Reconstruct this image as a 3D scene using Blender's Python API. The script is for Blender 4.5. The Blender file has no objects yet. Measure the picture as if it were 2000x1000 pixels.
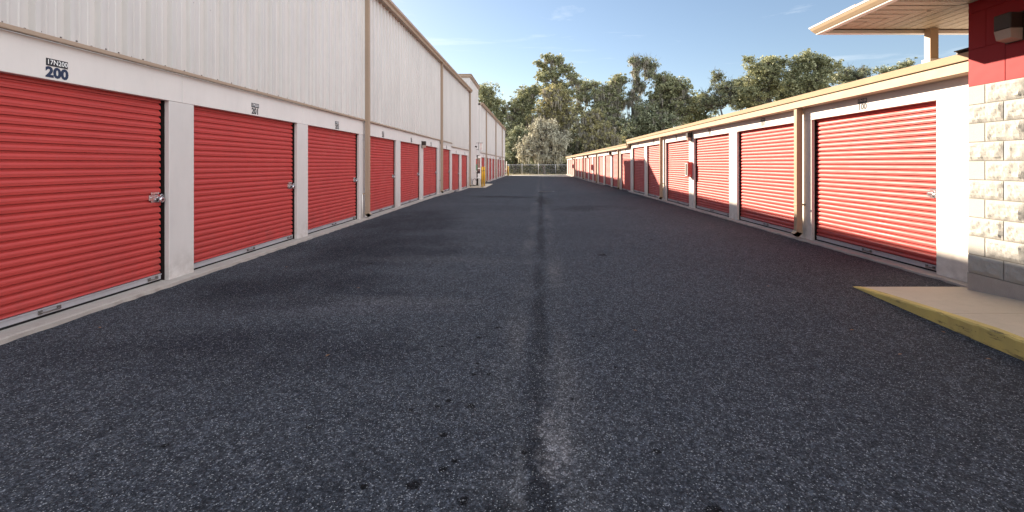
import bpy, math, random
import numpy as np
from mathutils import Vector, Matrix, noise

S = bpy.context.scene
COL = S.collection
random.seed(7)

# ------------------------------------------------------------------ camera, sky, sun, exposure
CZ = 1.46                      # camera height above the asphalt; X right, Y along the alley
cam = bpy.data.cameras.new('camera')
cam.sensor_width = 36.0
cam.lens = 889.0 / 2000.0 * 36.0
cam.shift_x = -0.0194
cam.shift_y = -0.0897
cam.clip_start = 0.05
cam.clip_end = 3000
camo = bpy.data.objects.new('camera', cam)
camo.location = (0, 0, CZ)
camo.rotation_euler = (math.pi / 2, 0, 0)
COL.objects.link(camo)
S.camera = camo

SUN_DIR = Vector((9.5, -11.4, -6.15)).normalized()      # the way the light travels
elev = math.asin(-SUN_DIR.z)
azim = math.atan2(-SUN_DIR.x, -SUN_DIR.y)
world = bpy.data.worlds.new("World")
S.world = world
world.use_nodes = True
wn, wl = world.node_tree.nodes, world.node_tree.links
sky = wn.new('ShaderNodeTexSky')
sky.sky_type = 'NISHITA'
sky.sun_disc = False
sky.sun_elevation = elev
sky.sun_rotation = azim
sky.air_density = 1.0
sky.dust_density = 0.3
sky.ozone_density = 1.1
tc = wn.new('ShaderNodeTexCoord')
mp = wn.new('ShaderNodeMapping')
mp.inputs['Scale'].default_value = (1.3, 1.0, 9.0)
mp.inputs['Rotation'].default_value = (0.0, math.radians(-9), math.radians(10))
wl.new(tc.outputs['Generated'], mp.inputs['Vector'])
nz = wn.new('ShaderNodeTexNoise')
nz.inputs['Scale'].default_value = 2.2
nz.inputs['Detail'].default_value = 6
nz.inputs['Roughness'].default_value = 0.62
nz.inputs['Distortion'].default_value = 0.5
wl.new(mp.outputs['Vector'], nz.inputs['Vector'])
rp = wn.new('ShaderNodeValToRGB')
rp.color_ramp.elements[0].position = 0.56
rp.color_ramp.elements[1].position = 0.78
rp.color_ramp.elements[1].color = (0.42, 0.42, 0.42, 1)
wl.new(nz.outputs['Fac'], rp.inputs['Fac'])
mx = wn.new('ShaderNodeMixRGB')
mx.inputs['Color2'].default_value = (7, 7.2, 7.4, 1)
wl.new(rp.outputs['Color'], mx.inputs['Fac'])
tn = wn.new('ShaderNodeMixRGB'); tn.blend_type = 'MULTIPLY'; tn.inputs['Fac'].default_value = 1
tn.inputs['Color2'].default_value = (0.97, 0.98, 1.02, 1)
gm = wn.new('ShaderNodeGamma'); gm.inputs['Gamma'].default_value = 0.88
wl.new(sky.outputs['Color'], tn.inputs['Color1'])
wl.new(tn.outputs['Color'], gm.inputs['Color'])
wl.new(gm.outputs['Color'], mx.inputs['Color1'])
# bright broken cloud added out of view behind the camera to lift the shade
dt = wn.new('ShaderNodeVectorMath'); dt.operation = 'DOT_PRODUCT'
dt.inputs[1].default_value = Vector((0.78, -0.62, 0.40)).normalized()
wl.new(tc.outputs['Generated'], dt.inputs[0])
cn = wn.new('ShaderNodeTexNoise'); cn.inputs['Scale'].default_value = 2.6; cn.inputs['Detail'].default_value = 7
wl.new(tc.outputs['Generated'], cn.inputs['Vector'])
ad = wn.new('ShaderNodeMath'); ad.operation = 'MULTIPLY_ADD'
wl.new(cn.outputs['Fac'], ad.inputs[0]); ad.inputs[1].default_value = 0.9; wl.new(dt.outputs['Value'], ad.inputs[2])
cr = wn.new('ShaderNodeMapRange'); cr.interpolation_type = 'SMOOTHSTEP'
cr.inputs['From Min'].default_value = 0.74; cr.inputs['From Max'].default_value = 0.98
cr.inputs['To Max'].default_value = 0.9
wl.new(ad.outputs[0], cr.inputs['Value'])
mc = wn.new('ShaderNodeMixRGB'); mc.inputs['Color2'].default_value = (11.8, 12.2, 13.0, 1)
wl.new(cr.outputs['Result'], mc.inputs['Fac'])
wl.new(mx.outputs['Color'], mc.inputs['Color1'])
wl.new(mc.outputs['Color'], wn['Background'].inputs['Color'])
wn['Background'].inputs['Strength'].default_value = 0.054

sl = bpy.data.lights.new('sun', 'SUN')
sl.energy = 4.9
sl.angle = math.radians(0.5)
sl.color = (1.0, 0.84, 0.66)
so = bpy.data.objects.new('sun', sl)
so.rotation_euler = SUN_DIR.to_track_quat('-Z', 'Y').to_euler()
so.location = (-40, 50, 40)
COL.objects.link(so)

S.view_settings.view_transform = 'Standard'
S.view_settings.look = 'None'
S.view_settings.exposure = 1.90
S.view_settings.gamma = 1.0
S.render.engine = 'CYCLES'
S.cycles.max_bounces = 8
S.cycles.diffuse_bounces = 5
S.cycles.transparent_max_bounces = 12

# ------------------------------------------------------------------ helpers: objects
def tag(o, label=None, cat=None, group=None, kind=None):
    if label: o['label'] = label
    if cat: o['category'] = cat
    if group: o['group'] = group
    if kind: o['kind'] = kind
    return o

ORG = {}
def thing(name, loc, label, cat, group=None):
    o = bpy.data.objects.new(name, None)
    o.empty_display_size = 0.2
    o.location = loc
    COL.objects.link(o)
    ORG[o.name] = Vector(loc)
    return tag(o, label, cat, group)

def copy_tree(o, parent=None, loc=None):
    c = o.copy()
    COL.objects.link(c)
    c.parent = parent
    if loc is not None: c.location = loc
    for ch in o.children: copy_tree(ch, c)
    return c

class MB:
    """collects faces in world coordinates (through T) and links them as one mesh"""
    def __init__(s, T=None):
        s.v, s.f, s.mi, s.sm = [], [], [], []
        s.T = T or (lambda a, b, c: (a, b, c))
    def pts(s, P):
        k = len(s.v)
        s.v.extend(s.T(*p) for p in P)
        return k
    def face(s, P, mi=0, sm=False):
        k = s.pts(P)
        s.f.append(tuple(range(k, k + len(P)))); s.mi.append(mi); s.sm.append(sm)
    def box(s, a, b, mi=0, bev=0.0):
        x0, x1 = sorted((a[0], b[0])); y0, y1 = sorted((a[1], b[1])); z0, z1 = sorted((a[2], b[2]))
        if bev > 0:
            e = min(bev, (x1-x0)/2.1, (y1-y0)/2.1, (z1-z0)/2.1)
            vs = []
            for x, sx in ((x0, 1), (x1, -1)):
                for y, sy in ((y0, 1), (y1, -1)):
                    for z, sz in ((z0, 1), (z1, -1)):
                        vs += [(x, y+sy*e, z+sz*e), (x+sx*e, y, z+sz*e), (x+sx*e, y+sy*e, z)]
            k = s.pts(vs)
            def I(i, j, l, w): return k + ((i*2+j)*2+l)*3 + w
            F = []
            for i in (0, 1): F.append([I(i,0,0,0), I(i,1,0,0), I(i,1,1,0), I(i,0,1,0)])
            for j in (0, 1): F.append([I(0,j,0,1), I(1,j,0,1), I(1,j,1,1), I(0,j,1,1)])
            for l in (0, 1): F.append([I(0,0,l,2), I(1,0,l,2), I(1,1,l,2), I(0,1,l,2)])
            for j in (0, 1):
                for l in (0, 1): F.append([I(0,j,l,1), I(1,j,l,1), I(1,j,l,2), I(0,j,l,2)])
            for i in (0, 1):
                for l in (0, 1): F.append([I(i,0,l,0), I(i,1,l,0), I(i,1,l,2), I(i,0,l,2)])
                for j in (0, 1): F.append([I(i,j,0,0), I(i,j,1,0), I(i,j,1,1), I(i,j,0,1)])
            for i in (0, 1):
                for j in (0, 1):
                    for l in (0, 1): F.append([I(i,j,l,0), I(i,j,l,1), I(i,j,l,2)])
            for f in F: s.f.append(tuple(f)); s.mi.append(mi); s.sm.append(False)
            return
        k = s.pts([(x0,y0,z0),(x1,y0,z0),(x1,y1,z0),(x0,y1,z0),(x0,y0,z1),(x1,y0,z1),(x1,y1,z1),(x0,y1,z1)])
        for f in ((0,3,2,1),(4,5,6,7),(0,1,5,4),(1,2,6,5),(2,3,7,6),(3,0,4,7)):
            s.f.append(tuple(k+i for i in f)); s.mi.append(mi); s.sm.append(False)
    def loft(s, rings, mi=0, sm=False, close=True, caps=False):
        n = len(rings[0]); k0 = None; ks = [s.pts(r) for r in rings]
        for a, b in zip(ks, ks[1:]):
            for i in range(n if close else n - 1):
                j = (i + 1) % n
                s.f.append((a+i, a+j, b+j, b+i)); s.mi.append(mi); s.sm.append(sm)
        if caps:
            s.f.append(tuple(ks[0]+i for i in range(n))[::-1]); s.mi.append(mi); s.sm.append(False)
            s.f.append(tuple(ks[-1]+i for i in range(n))); s.mi.append(mi); s.sm.append(False)
    def tube(s, path, rad, n=8, mi=0, caps=True):
        P = [Vector(p) for p in path]
        if not hasattr(rad, '__len__'): rad = [rad] * len(P)
        rings = []
        for i, p in enumerate(P):
            d = (P[min(i+1, len(P)-1)] - P[max(i-1, 0)])
            if d.length < 1e-9: d = Vector((0, 0, 1))
            d.normalize()
            u = d.cross(Vector((0.123, 1, 0.05)) if abs(d.y) < 0.9 else Vector((1, 0, 0.1))).normalized()
            w = d.cross(u)
            rings.append([tuple(p + (u*math.cos(t) + w*math.sin(t))*rad[i]) for t in (2*math.pi*q/n for q in range(n))])
        s.loft(rings, mi, True, True, caps)
    def build(s, name, mats, parent=None, org=None):
        if not isinstance(mats, (list, tuple)): mats = [mats]
        if parent is not None: org = ORG[parent.name]
        org = Vector(org) if org is not None else Vector((0, 0, 0))
        me = bpy.data.meshes.new(name)
        V = np.array(s.v, dtype=np.float64).reshape(-1, 3) - np.array(org[:])
        me.from_pydata(V.tolist(), [], s.f)
        for m in mats: me.materials.append(m)
        if len(mats) > 1: me.polygons.foreach_set('material_index', s.mi)
        me.polygons.foreach_set('use_smooth', s.sm)
        me.update()
        o = bpy.data.objects.new(name, me)
        COL.objects.link(o)
        if parent is None:
            o.location = org
        else:
            o.parent = parent
        ORG[o.name] = org
        return o

# ------------------------------------------------------------------ helpers: materials
def mat(name, col, rough=0.6, spec=0.4, metal=0.0):
    m = bpy.data.materials.new(name)
    m.use_nodes = True
    b = m.node_tree.nodes['Principled BSDF']
    b.inputs['Base Color'].default_value = (*col, 1)
    b.inputs['Roughness'].default_value = rough
    b.inputs['Specular IOR Level'].default_value = spec
    b.inputs['Metallic'].default_value = metal
    return m

def N(m, t, **kw):
    n = m.node_tree.nodes.new(t)
    for k, v in kw.items():
        if k in n.inputs: n.inputs[k].default_value = v
        else: setattr(n, k, v)
    return n
def L(m, a, b): m.node_tree.links.new(a, b)
def geo(m):
    g = m.node_tree.nodes.get('geo') or N(m, 'ShaderNodeNewGeometry')
    g.name = 'geo'
    return g
def noise_fac(m, scale, detail=4, lo=0.3, hi=0.7, stretch=None, rough=0.6):
    v = geo(m).outputs['Position']
    if stretch:
        mpn = N(m, 'ShaderNodeMapping'); mpn.inputs['Scale'].default_value = stretch
        L(m, v, mpn.inputs['Vector']); v = mpn.outputs['Vector']
    n = N(m, 'ShaderNodeTexNoise', Scale=scale, Detail=detail, Roughness=rough)
    L(m, v, n.inputs['Vector'])
    r = N(m, 'ShaderNodeMapRange')
    r.inputs['From Min'].default_value = lo; r.inputs['From Max'].default_value = hi
    L(m, n.outputs['Fac'], r.inputs['Value'])
    return r.outputs['Result']
def mix(m, fac, a, b):
    x = N(m, 'ShaderNodeMixRGB')
    for sock, v in (('Fac', fac), ('Color1', a), ('Color2', b)):
        if isinstance(v, (tuple, list)): x.inputs[sock].default_value = (*v, 1)
        elif isinstance(v, (int, float)): x.inputs[sock].default_value = v
        else: L(m, v, x.inputs[sock])
    return x.outputs['Color']
def math_(m, op, a, b=None):
    x = N(m, 'ShaderNodeMath', operation=op)
    for i, v in enumerate((a, b)):
        if v is None: continue
        if isinstance(v, (int, float)): x.inputs[i].default_value = v
        else: L(m, v, x.inputs[i])
    return x.outputs[0]
def setcol(m, c): L(m, c, m.node_tree.nodes['Principled BSDF'].inputs['Base Color'])
def bump(m, h, dist=0.01, strength=0.5):
    b = N(m, 'ShaderNodeBump', Strength=strength, Distance=dist)
    L(m, h, b.inputs['Height'])
    L(m, b.outputs['Normal'], m.node_tree.nodes['Principled BSDF'].inputs['Normal'])

def painted(name, col, rough=0.45, spec=0.4, dirt=0.15, dcol=None, wob=0.0025):
    m = mat(name, col, rough, spec)
    dc = dcol or tuple(c * 0.72 for c in col)
    f1 = noise_fac(m, 1.3, 5, 0.42, 0.78, (1, 1, 0.35))
    f2 = noise_fac(m, 14, 4, 0.5, 0.85, (1, 1, 0.25))
    f = math_(m, 'MULTIPLY', math_(m, 'ADD', f1, math_(m, 'MULTIPLY', f2, 0.5)), dirt)
    setcol(m, mix(m, f, col, dc))
    if col[0] > 0.58:      # splash dirt low on pale walls
        sz_ = N(m, 'ShaderNodeSeparateXYZ'); L(m, geo(m).outputs['Position'], sz_.inputs[0])
        gr = N(m, 'ShaderNodeMapRange', interpolation_type='SMOOTHSTEP')
        gr.inputs['From Min'].default_value = 0.55; gr.inputs['From Max'].default_value = 0.02
        L(m, sz_.outputs['Z'], gr.inputs['Value'])
        sp = math_(m, 'MULTIPLY', math_(m, 'MULTIPLY', gr.outputs['Result'], noise_fac(m, 8, 6, 0.35, 0.7)), 0.55)
        prev = m.node_tree.nodes['Principled BSDF'].inputs['Base Color'].links[0].from_socket
        setcol(m, mix(m, sp, prev, (0.30, 0.26, 0.22)))
    h = noise_fac(m, 2.4, 2, 0.2, 0.8)
    bump(m, h, wob * 4, 0.5)
    return m

M = {}
M['cream'] = painted('cream painted steel', (0.61, 0.58, 0.55), 0.42, 0.35, 0.35)
M['siding'] = painted('ribbed siding paint', (0.58, 0.545, 0.51), 0.27, 0.6, 0.4)
M['header'] = painted('cream header panel', (0.69, 0.65, 0.61), 0.5, 0.3, 0.35)
M['tan'] = painted('tan metal trim', (0.36, 0.265, 0.19), 0.42, 0.4, 0.25)
M['tanlight'] = painted('light tan metal trim', (0.43, 0.32, 0.21), 0.5, 0.35, 0.2)
M['white_trim'] = painted('off-white trim', (0.74, 0.70, 0.64), 0.4, 0.4, 0.12)
M['red_door'] = painted('red door paint', (0.46, 0.046, 0.038), 0.44, 0.5, 0.4, (0.34, 0.036, 0.032))
_m = M['red_door']
_b = _m.node_tree.nodes['Principled BSDF']
_c = _b.inputs['Base Color'].links[0].from_socket
_o = N(_m, 'ShaderNodeObjectInfo')
_c = mix(_m, math_(_m, 'MULTIPLY', _o.outputs['Random'], 0.5), _c, (0.46, 0.052, 0.044))
_s = N(_m, 'ShaderNodeSeparateXYZ'); L(_m, geo(_m).outputs['Position'], _s.inputs[0])
_g = N(_m, 'ShaderNodeMapRange', interpolation_type='SMOOTHSTEP')
_g.inputs['From Min'].default_value = 0.75; _g.inputs['From Max'].default_value = 0.08
L(_m, _s.outputs['Z'], _g.inputs['Value'])
_d = math_(_m, 'MULTIPLY', _g.outputs['Result'], noise_fac(_m, 5, 5, 0.35, 0.7, (1, 1, 0.3)))
_c = mix(_m, math_(_m, 'MULTIPLY', _d, 0.45), _c, (0.20, 0.05, 0.045))
_k = math_(_m, 'MULTIPLY', noise_fac(_m, 18, 6, 0.60, 0.72, (1, 1, 0.6), 0.75), 0.35)
_c = mix(_m, _k, _c, (0.30, 0.10, 0.09))
setcol(_m, _c)
_r = N(_m, 'ShaderNodeMapRange'); _r.inputs['To Min'].default_value = 0.42; _r.inputs['To Max'].default_value = 0.60
L(_m, noise_fac(_m, 3, 4), _r.inputs['Value']); L(_m, _r.outputs['Result'], _b.inputs['Roughness'])
M['galv'] = painted('galvanised metal', (0.52, 0.53, 0.56), 0.38, 0.5, 0.5, (0.33, 0.33, 0.35))
M['galv'].node_tree.nodes['Principled BSDF'].inputs['Metallic'].default_value = 0.45
M['galv_dark'] = mat('weathered iron', (0.09, 0.09, 0.10), 0.6, 0.4, 0.3)
M['steel'] = mat('bright steel', (0.62, 0.62, 0.64), 0.22, 0.5, 0.9)
M['rubber'] = mat('black rubber', (0.015, 0.015, 0.016), 0.8, 0.2)
M['dark'] = mat('dark interior', (0.02, 0.014, 0.013), 0.9, 0.1)
M['ink'] = mat('black lettering', (0.022, 0.022, 0.026), 0.5, 0.3)
M['navy'] = mat('navy lettering', (0.020, 0.034, 0.075), 0.5, 0.3)
M['white'] = mat('white lettering', (0.80, 0.80, 0.78), 0.5, 0.3)
M['screw'] = mat('screw heads', (0.16, 0.14, 0.13), 0.45, 0.5, 0.5)
M['bronze'] = painted('dark bronze housing', (0.035, 0.024, 0.019), 0.45, 0.4, 0.2)
M['lens'] = mat('lamp lens', (0.40, 0.31, 0.25), 0.35, 0.4)
M['yellow'] = painted('yellow bollard paint', (0.72, 0.42, 0.02), 0.42, 0.4, 0.25, (0.5, 0.28, 0.02))
M['red_sign'] = painted('red cabinet', (0.55, 0.035, 0.025), 0.35, 0.45, 0.15)
M['glass'] = mat('dark glass', (0.02, 0.025, 0.028), 0.08, 0.6)
M['red_block'] = painted('red block paint', (0.30, 0.018, 0.022), 0.65, 0.25, 0.25, (0.23, 0.015, 0.018))
M['soffit'] = painted('tan soffit boards', (0.50, 0.43, 0.33), 0.55, 0.25, 0.12)
M['tile'] = painted('roof tiles', (0.45, 0.37, 0.30), 0.7, 0.2, 0.6, (0.22, 0.17, 0.14))
M['roofmetal'] = painted('roof sheet', (0.50, 0.46, 0.42), 0.45, 0.4, 0.3)
M['condenser'] = painted('condenser casing', (0.68, 0.67, 0.62), 0.45, 0.4, 0.2)

def concrete(name, col, dark, grain=0.0):
    m = mat(name, col, 0.85, 0.2)
    f1 = noise_fac(m, 0.8, 6, 0.35, 0.7)
    f2 = noise_fac(m, 9, 6, 0.45, 0.75)
    f3 = noise_fac(m, 140, 2, 0.35, 0.65)
    c = mix(m, math_(m, 'MULTIPLY', f1, 0.55), col, dark)
    c = mix(m, math_(m, 'MULTIPLY', f2, 0.45), c, dark)
    c = mix(m, math_(m, 'MULTIPLY', f3, 0.22), c, tuple(x*0.7 for x in dark))
    setcol(m, c)
    bump(m, f3, 0.002, 0.5)
    return m
M['concrete'] = concrete('concrete', (0.42, 0.38, 0.34), (0.27, 0.24, 0.22))
M['concrete_pale'] = concrete('pale concrete', (0.56, 0.475, 0.37), (0.43, 0.37, 0.29))
M['block'] = concrete('split face block', (0.39, 0.385, 0.36), (0.34, 0.335, 0.31))
M['block_smooth'] = concrete('smooth block', (0.41, 0.405, 0.38), (0.37, 0.365, 0.34))
M['mortar'] = concrete('mortar', (0.24, 0.23, 0.205), (0.19, 0.18, 0.16))

# yellow kerb paint, worn off along the arris
m = M['kerb_yellow'] = mat('worn yellow kerb', (0.42, 0.32, 0.10), 0.75, 0.2)
f = noise_fac(m, 9, 7, 0.56, 0.66, (1.0, 0.35, 3.0), 0.7)
f2 = noise_fac(m, 60, 3, 0.66, 0.72)
c = mix(m, noise_fac(m, 3, 4), (0.60, 0.46, 0.14), (0.46, 0.36, 0.13))
c = mix(m, math_(m, 'MULTIPLY', f, 0.85), c, (0.07, 0.062, 0.045))
c = mix(m, f2, c, (0.06, 0.05, 0.04))
setcol(m, c); bump(m, f2, 0.003, 0.6)

# asphalt: pale aggregate in dark binder, worn lanes, drips and a wet-stained valley line
m = M['asphalt'] = mat('asphalt', (0.03, 0.03, 0.035), 0.88, 0.10)
g = geo(m).outputs['Position']
sx = N(m, 'ShaderNodeSeparateXYZ'); L(m, g, sx.inputs[0])
X, Y = sx.outputs['X'], sx.outputs['Y']
def voro(scale, feat='F1'):
    v = N(m, 'ShaderNodeTexVoronoi', Scale=scale, feature=feat)
    L(m, g, v.inputs['Vector']); return v
def ss(val, lo, hi):
    r = N(m, 'ShaderNodeMapRange', interpolation_type='SMOOTHSTEP')
    r.inputs['From Min'].default_value = lo; r.inputs['From Max'].default_value = hi
    L(m, val, r.inputs['Value']); return r.outputs['Result']
big = noise_fac(m, 0.35, 4, 0.35, 0.68, (0.55, 1.6, 1))
mid = noise_fac(m, 1.4, 5, 0.35, 0.7, (0.5, 1.5, 1))
base = mix(m, big, (0.019, 0.0208, 0.026), (0.049, 0.051, 0.058))
base = mix(m, math_(m, 'MULTIPLY', mid, 0.45), base, (0.022, 0.027, 0.038))
fine = noise_fac(m, 95, 3, 0.35, 0.68)
base = mix(m, math_(m, 'MULTIPLY', fine, 0.5), base, (0.070, 0.077, 0.092))
grit = noise_fac(m, 26, 5, 0.44, 0.62, None, 0.8)
base = mix(m, math_(m, 'MULTIPLY', grit, 0.55), base, (0.010, 0.013, 0.021))
grit2 = noise_fac(m, 300, 2, 0.42, 0.58)
base = mix(m, math_(m, 'MULTIPLY', grit2, 0.3), base, (0.10, 0.108, 0.12))
clod = noise_fac(m, 7, 7, 0.42, 0.62, None, 0.75)
base = mix(m, math_(m, 'MULTIPLY', clod, 0.30), base, (0.016, 0.020, 0.030))
# valley line x = c(y)
cx = math_(m, 'ADD', math_(m, 'MULTIPLY', Y, 0.021), -0.02)
wob = N(m, 'ShaderNodeTexNoise', Scale=0.9, Detail=3); L(m, g, wob.inputs['Vector'])
cx = math_(m, 'ADD', cx, math_(m, 'MULTIPLY', math_(m, 'SUBTRACT', wob.outputs['Fac'], 0.5), 0.16))
dx = math_(m, 'SUBTRACT', X, cx)
adx = math_(m, 'ABSOLUTE', dx)
ed = N(m, 'ShaderNodeTexNoise', Scale=16, Detail=5, Roughness=0.7); L(m, g, ed.inputs['Vector'])
adl = math_(m, 'ADD', adx, math_(m, 'MULTIPLY', math_(m, 'SUBTRACT', ed.outputs['Fac'], 0.5), 0.12))
line = math_(m, 'MULTIPLY', math_(m, 'SUBTRACT', 1.0, ss(adl, 0.03, 0.095)), noise_fac(m, 1.6, 3, 0.33, 0.55, (1, 0.5, 1)))
side = math_(m, 'MULTIPLY', ss(adx, 0.08, 0.16), math_(m, 'SUBTRACT', 1.0, ss(adx, 0.2, 0.42)))
brk = noise_fac(m, 1.0, 4, 0.42, 0.66, (1, 0.45, 1))
base = mix(m, math_(m, 'MULTIPLY', math_(m, 'MULTIPLY', side, brk), 0.55), base, (0.10, 0.098, 0.10))
nfade = math_(m, 'SUBTRACT', 1.0, ss(Y, 24.6, 25.6))
base = mix(m, math_(m, 'MULTIPLY', math_(m, 'MULTIPLY', line, nfade), 0.6), base, (0.008, 0.009, 0.012))
def blob(bx, by, rx, ry, col, k, edge=0.35, nsc=5.0, amp=2.6):
    global base
    a = math_(m, 'DIVIDE', math_(m, 'SUBTRACT', X, bx), rx)
    b = math_(m, 'DIVIDE', math_(m, 'SUBTRACT', Y, by), ry)
    r = math_(m, 'ADD', math_(m, 'MULTIPLY', a, a), math_(m, 'MULTIPLY', b, b))
    wv = N(m, 'ShaderNodeTexNoise', Scale=nsc, Detail=4); L(m, g, wv.inputs['Vector'])
    r = math_(m, 'ADD', r, math_(m, 'MULTIPLY', math_(m, 'SUBTRACT', wv.outputs['Fac'], 0.5), amp))
    base = mix(m, math_(m, 'MULTIPLY', math_(m, 'SUBTRACT', 1.0, ss(r, edge, 1.0)), k), base, col)
blob(0.115, 2.42, 0.12, 0.42, (0.22, 0.21, 0.215), 0.8, -0.9, 16)
blob(0.13, 2.9, 0.13, 1.0, (0.10, 0.10, 0.105), 0.4, -0.9, 7)
blob(-0.06, 2.2, 0.05, 0.4, (0.12, 0.12, 0.125), 0.5, -0.5, 12)
blob(-2.6, 7.9, 1.9, 2.2, (0.006, 0.007, 0.012), 0.85, -0.3, 1.4, 1.6)
blob(-1.7, 9.9, 1.3, 0.35, (0.06, 0.06, 0.07), 0.35, 0.1, 2)
blob(-1.3, 13.2, 1.8, 0.7, (0.055, 0.055, 0.062), 0.35, 0.1, 1.5)
blob(-1.8, 4.6, 1.5, 0.25, (0.06, 0.06, 0.07), 0.4, 0.1, 2)
blob(-1.2, 20.5, 2.2, 1.0, (0.006, 0.007, 0.010), 0.8, -0.3, 1, 1.6)
blob(0.45, 18.5, 0.40, 3.2, (0.007, 0.008, 0.011), 0.75, -0.2, 2)
blob(-3.0, 11.5, 1.5, 3.8, (0.006, 0.007, 0.012), 0.75, -0.3, 1.2, 1.6)
blob(-2.9, 5.4, 1.8, 1.1, (0.007, 0.008, 0.013), 0.8, -0.3, 1.6, 1.6)
blob(-1.4, 7.0, 1.6, 0.35, (0.06, 0.06, 0.066), 0.5, -0.3, 3, 2.0)
blob(-1.5, 4.9, 1.4, 0.22, (0.075, 0.075, 0.082), 0.5, -0.3, 3, 2.0)
blob(-2.2, 3.6, 1.8, 0.7, (0.009, 0.010, 0.016), 0.6, -0.3, 1.5)
blob(1.9, 15, 1.6, 1.2, (0.009, 0.010, 0.013), 0.5, -0.3, 1)
blob(-0.16, 1.92, 0.16, 0.10, (0.009, 0.009, 0.011), 0.5, -0.2, 6)
# oil drips
for (px, py, pr) in ((920,787,.030),(856,789,.022),(802,795,.020),(876,777,.020),(866,843,.026),(604,831,.022),(711,944,.022),
                     (888,893,.020),(864,909,.024),(1024,876,.022),(1283,877,.028),(724,515,.06),(1176,497,.09),(1158,653,.022),
                     (1203,713,.018),(935,655,.03),(975,635,.03),(862,673,.022),(969,636,.02),(925,726,.024),(932,705,.02),
                     (1272,470,.05),(1118,773,.018),(808,940,.04),(955,725,.02),(1398,997,.05),(322,870,.02),(905,970,.03)):
    yy = 889 * 1.46 / (py - 320.6)
    xx = (px - 1038.7) * yy / 889
    dxx = math_(m, 'SUBTRACT', X, xx); dyy = math_(m, 'SUBTRACT', Y, yy)
    rr = math_(m, 'SQRT', math_(m, 'ADD', math_(m, 'MULTIPLY', dxx, dxx), math_(m, 'MULTIPLY', dyy, dyy)))
    rr = math_(m, 'ADD', rr, math_(m, 'MULTIPLY', math_(m, 'SUBTRACT', fine, 0.5), pr * 0.5))
    base = mix(m, math_(m, 'MULTIPLY', math_(m, 'SUBTRACT', 1.0, ss(rr, pr * 0.6, pr * 1.1)), 0.92), base, (0.004, 0.004, 0.005))
# stones
v1 = voro(135)
wn1 = N(m, 'ShaderNodeTexWhiteNoise'); L(m, v1.outputs['Position'], wn1.inputs['Vector'])
pick = ss(wn1.outputs['Value'], 0.78, 0.98)
core = math_(m, 'SUBTRACT', 1.0, ss(v1.outputs['Distance'], 0.22, 0.42))
stone = math_(m, 'MULTIPLY', pick, core)
def grain(cells, fac_lo, fac_hi, p):
    global base
    f_ = math_(m, 'ADD', math_(m, 'MULTIPLY', math_(m, 'POWER', cells, p), fac_hi - fac_lo), fac_lo)
    x = N(m, 'ShaderNodeMixRGB', blend_type='MULTIPLY'); x.inputs['Fac'].default_value = 1
    L(m, base, x.inputs['Color1']); L(m, f_, x.inputs['Color2'])
    base = x.outputs['Color']
grain(wn1.outputs['Value'], 0.66, 1.95, 2.2)
v4 = voro(62)
wn4 = N(m, 'ShaderNodeTexWhiteNoise'); L(m, v4.outputs['Position'], wn4.inputs['Vector'])
grain(wn4.outputs['Value'], 0.76, 1.6, 2.5)
v5 = voro(28)
wn5 = N(m, 'ShaderNodeTexWhiteNoise'); L(m, v5.outputs['Position'], wn5.inputs['Vector'])
grain(wn5.outputs['Value'], 0.86, 1.18, 1.0)
v2 = voro(230)
wn2 = N(m, 'ShaderNodeTexWhiteNoise'); L(m, v2.outputs['Position'], wn2.inputs['Vector'])
st2 = math_(m, 'MULTIPLY', ss(wn2.outputs['Value'], 0.80, 0.95), math_(m, 'SUBTRACT', 1.0, ss(v2.outputs['Distance'], 0.2, 0.5)))
base = mix(m, math_(m, 'MULTIPLY', st2, 0.55), base, (0.17, 0.17, 0.18))
base = mix(m, math_(m, 'MULTIPLY', stone, 0.9), base, (0.44, 0.45, 0.46))
v3 = voro(58)
wn3 = N(m, 'ShaderNodeTexWhiteNoise'); L(m, v3.outputs['Position'], wn3.inputs['Vector'])
st3 = math_(m, 'MULTIPLY', ss(wn3.outputs['Value'], 0.90, 0.97), math_(m, 'SUBTRACT', 1.0, ss(v3.outputs['Distance'], 0.2, 0.45)))
base = mix(m, math_(m, 'MULTIPLY', st3, 0.6), base, (0.24, 0.245, 0.25))
setcol(m, base)
h = math_(m, 'ADD', math_(m, 'SUBTRACT', 1.0, v1.outputs['Distance']), fine)
bump(m, h, 0.004, 0.8)

# dry leaf litter and grass ground
m = M['ground'] = mat('leaf litter ground', (0.16, 0.13, 0.08), 0.95, 0.1)
c = mix(m, noise_fac(m, 0.5, 6, 0.4, 0.62), (0.19, 0.155, 0.10), (0.075, 0.085, 0.035))
c = mix(m, noise_fac(m, 6, 5, 0.35, 0.7), c, (0.26, 0.21, 0.14))
setcol(m, c)
m = M['pad'] = concrete('weathered pavement', (0.40, 0.37, 0.33), (0.28, 0.26, 0.23))

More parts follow.
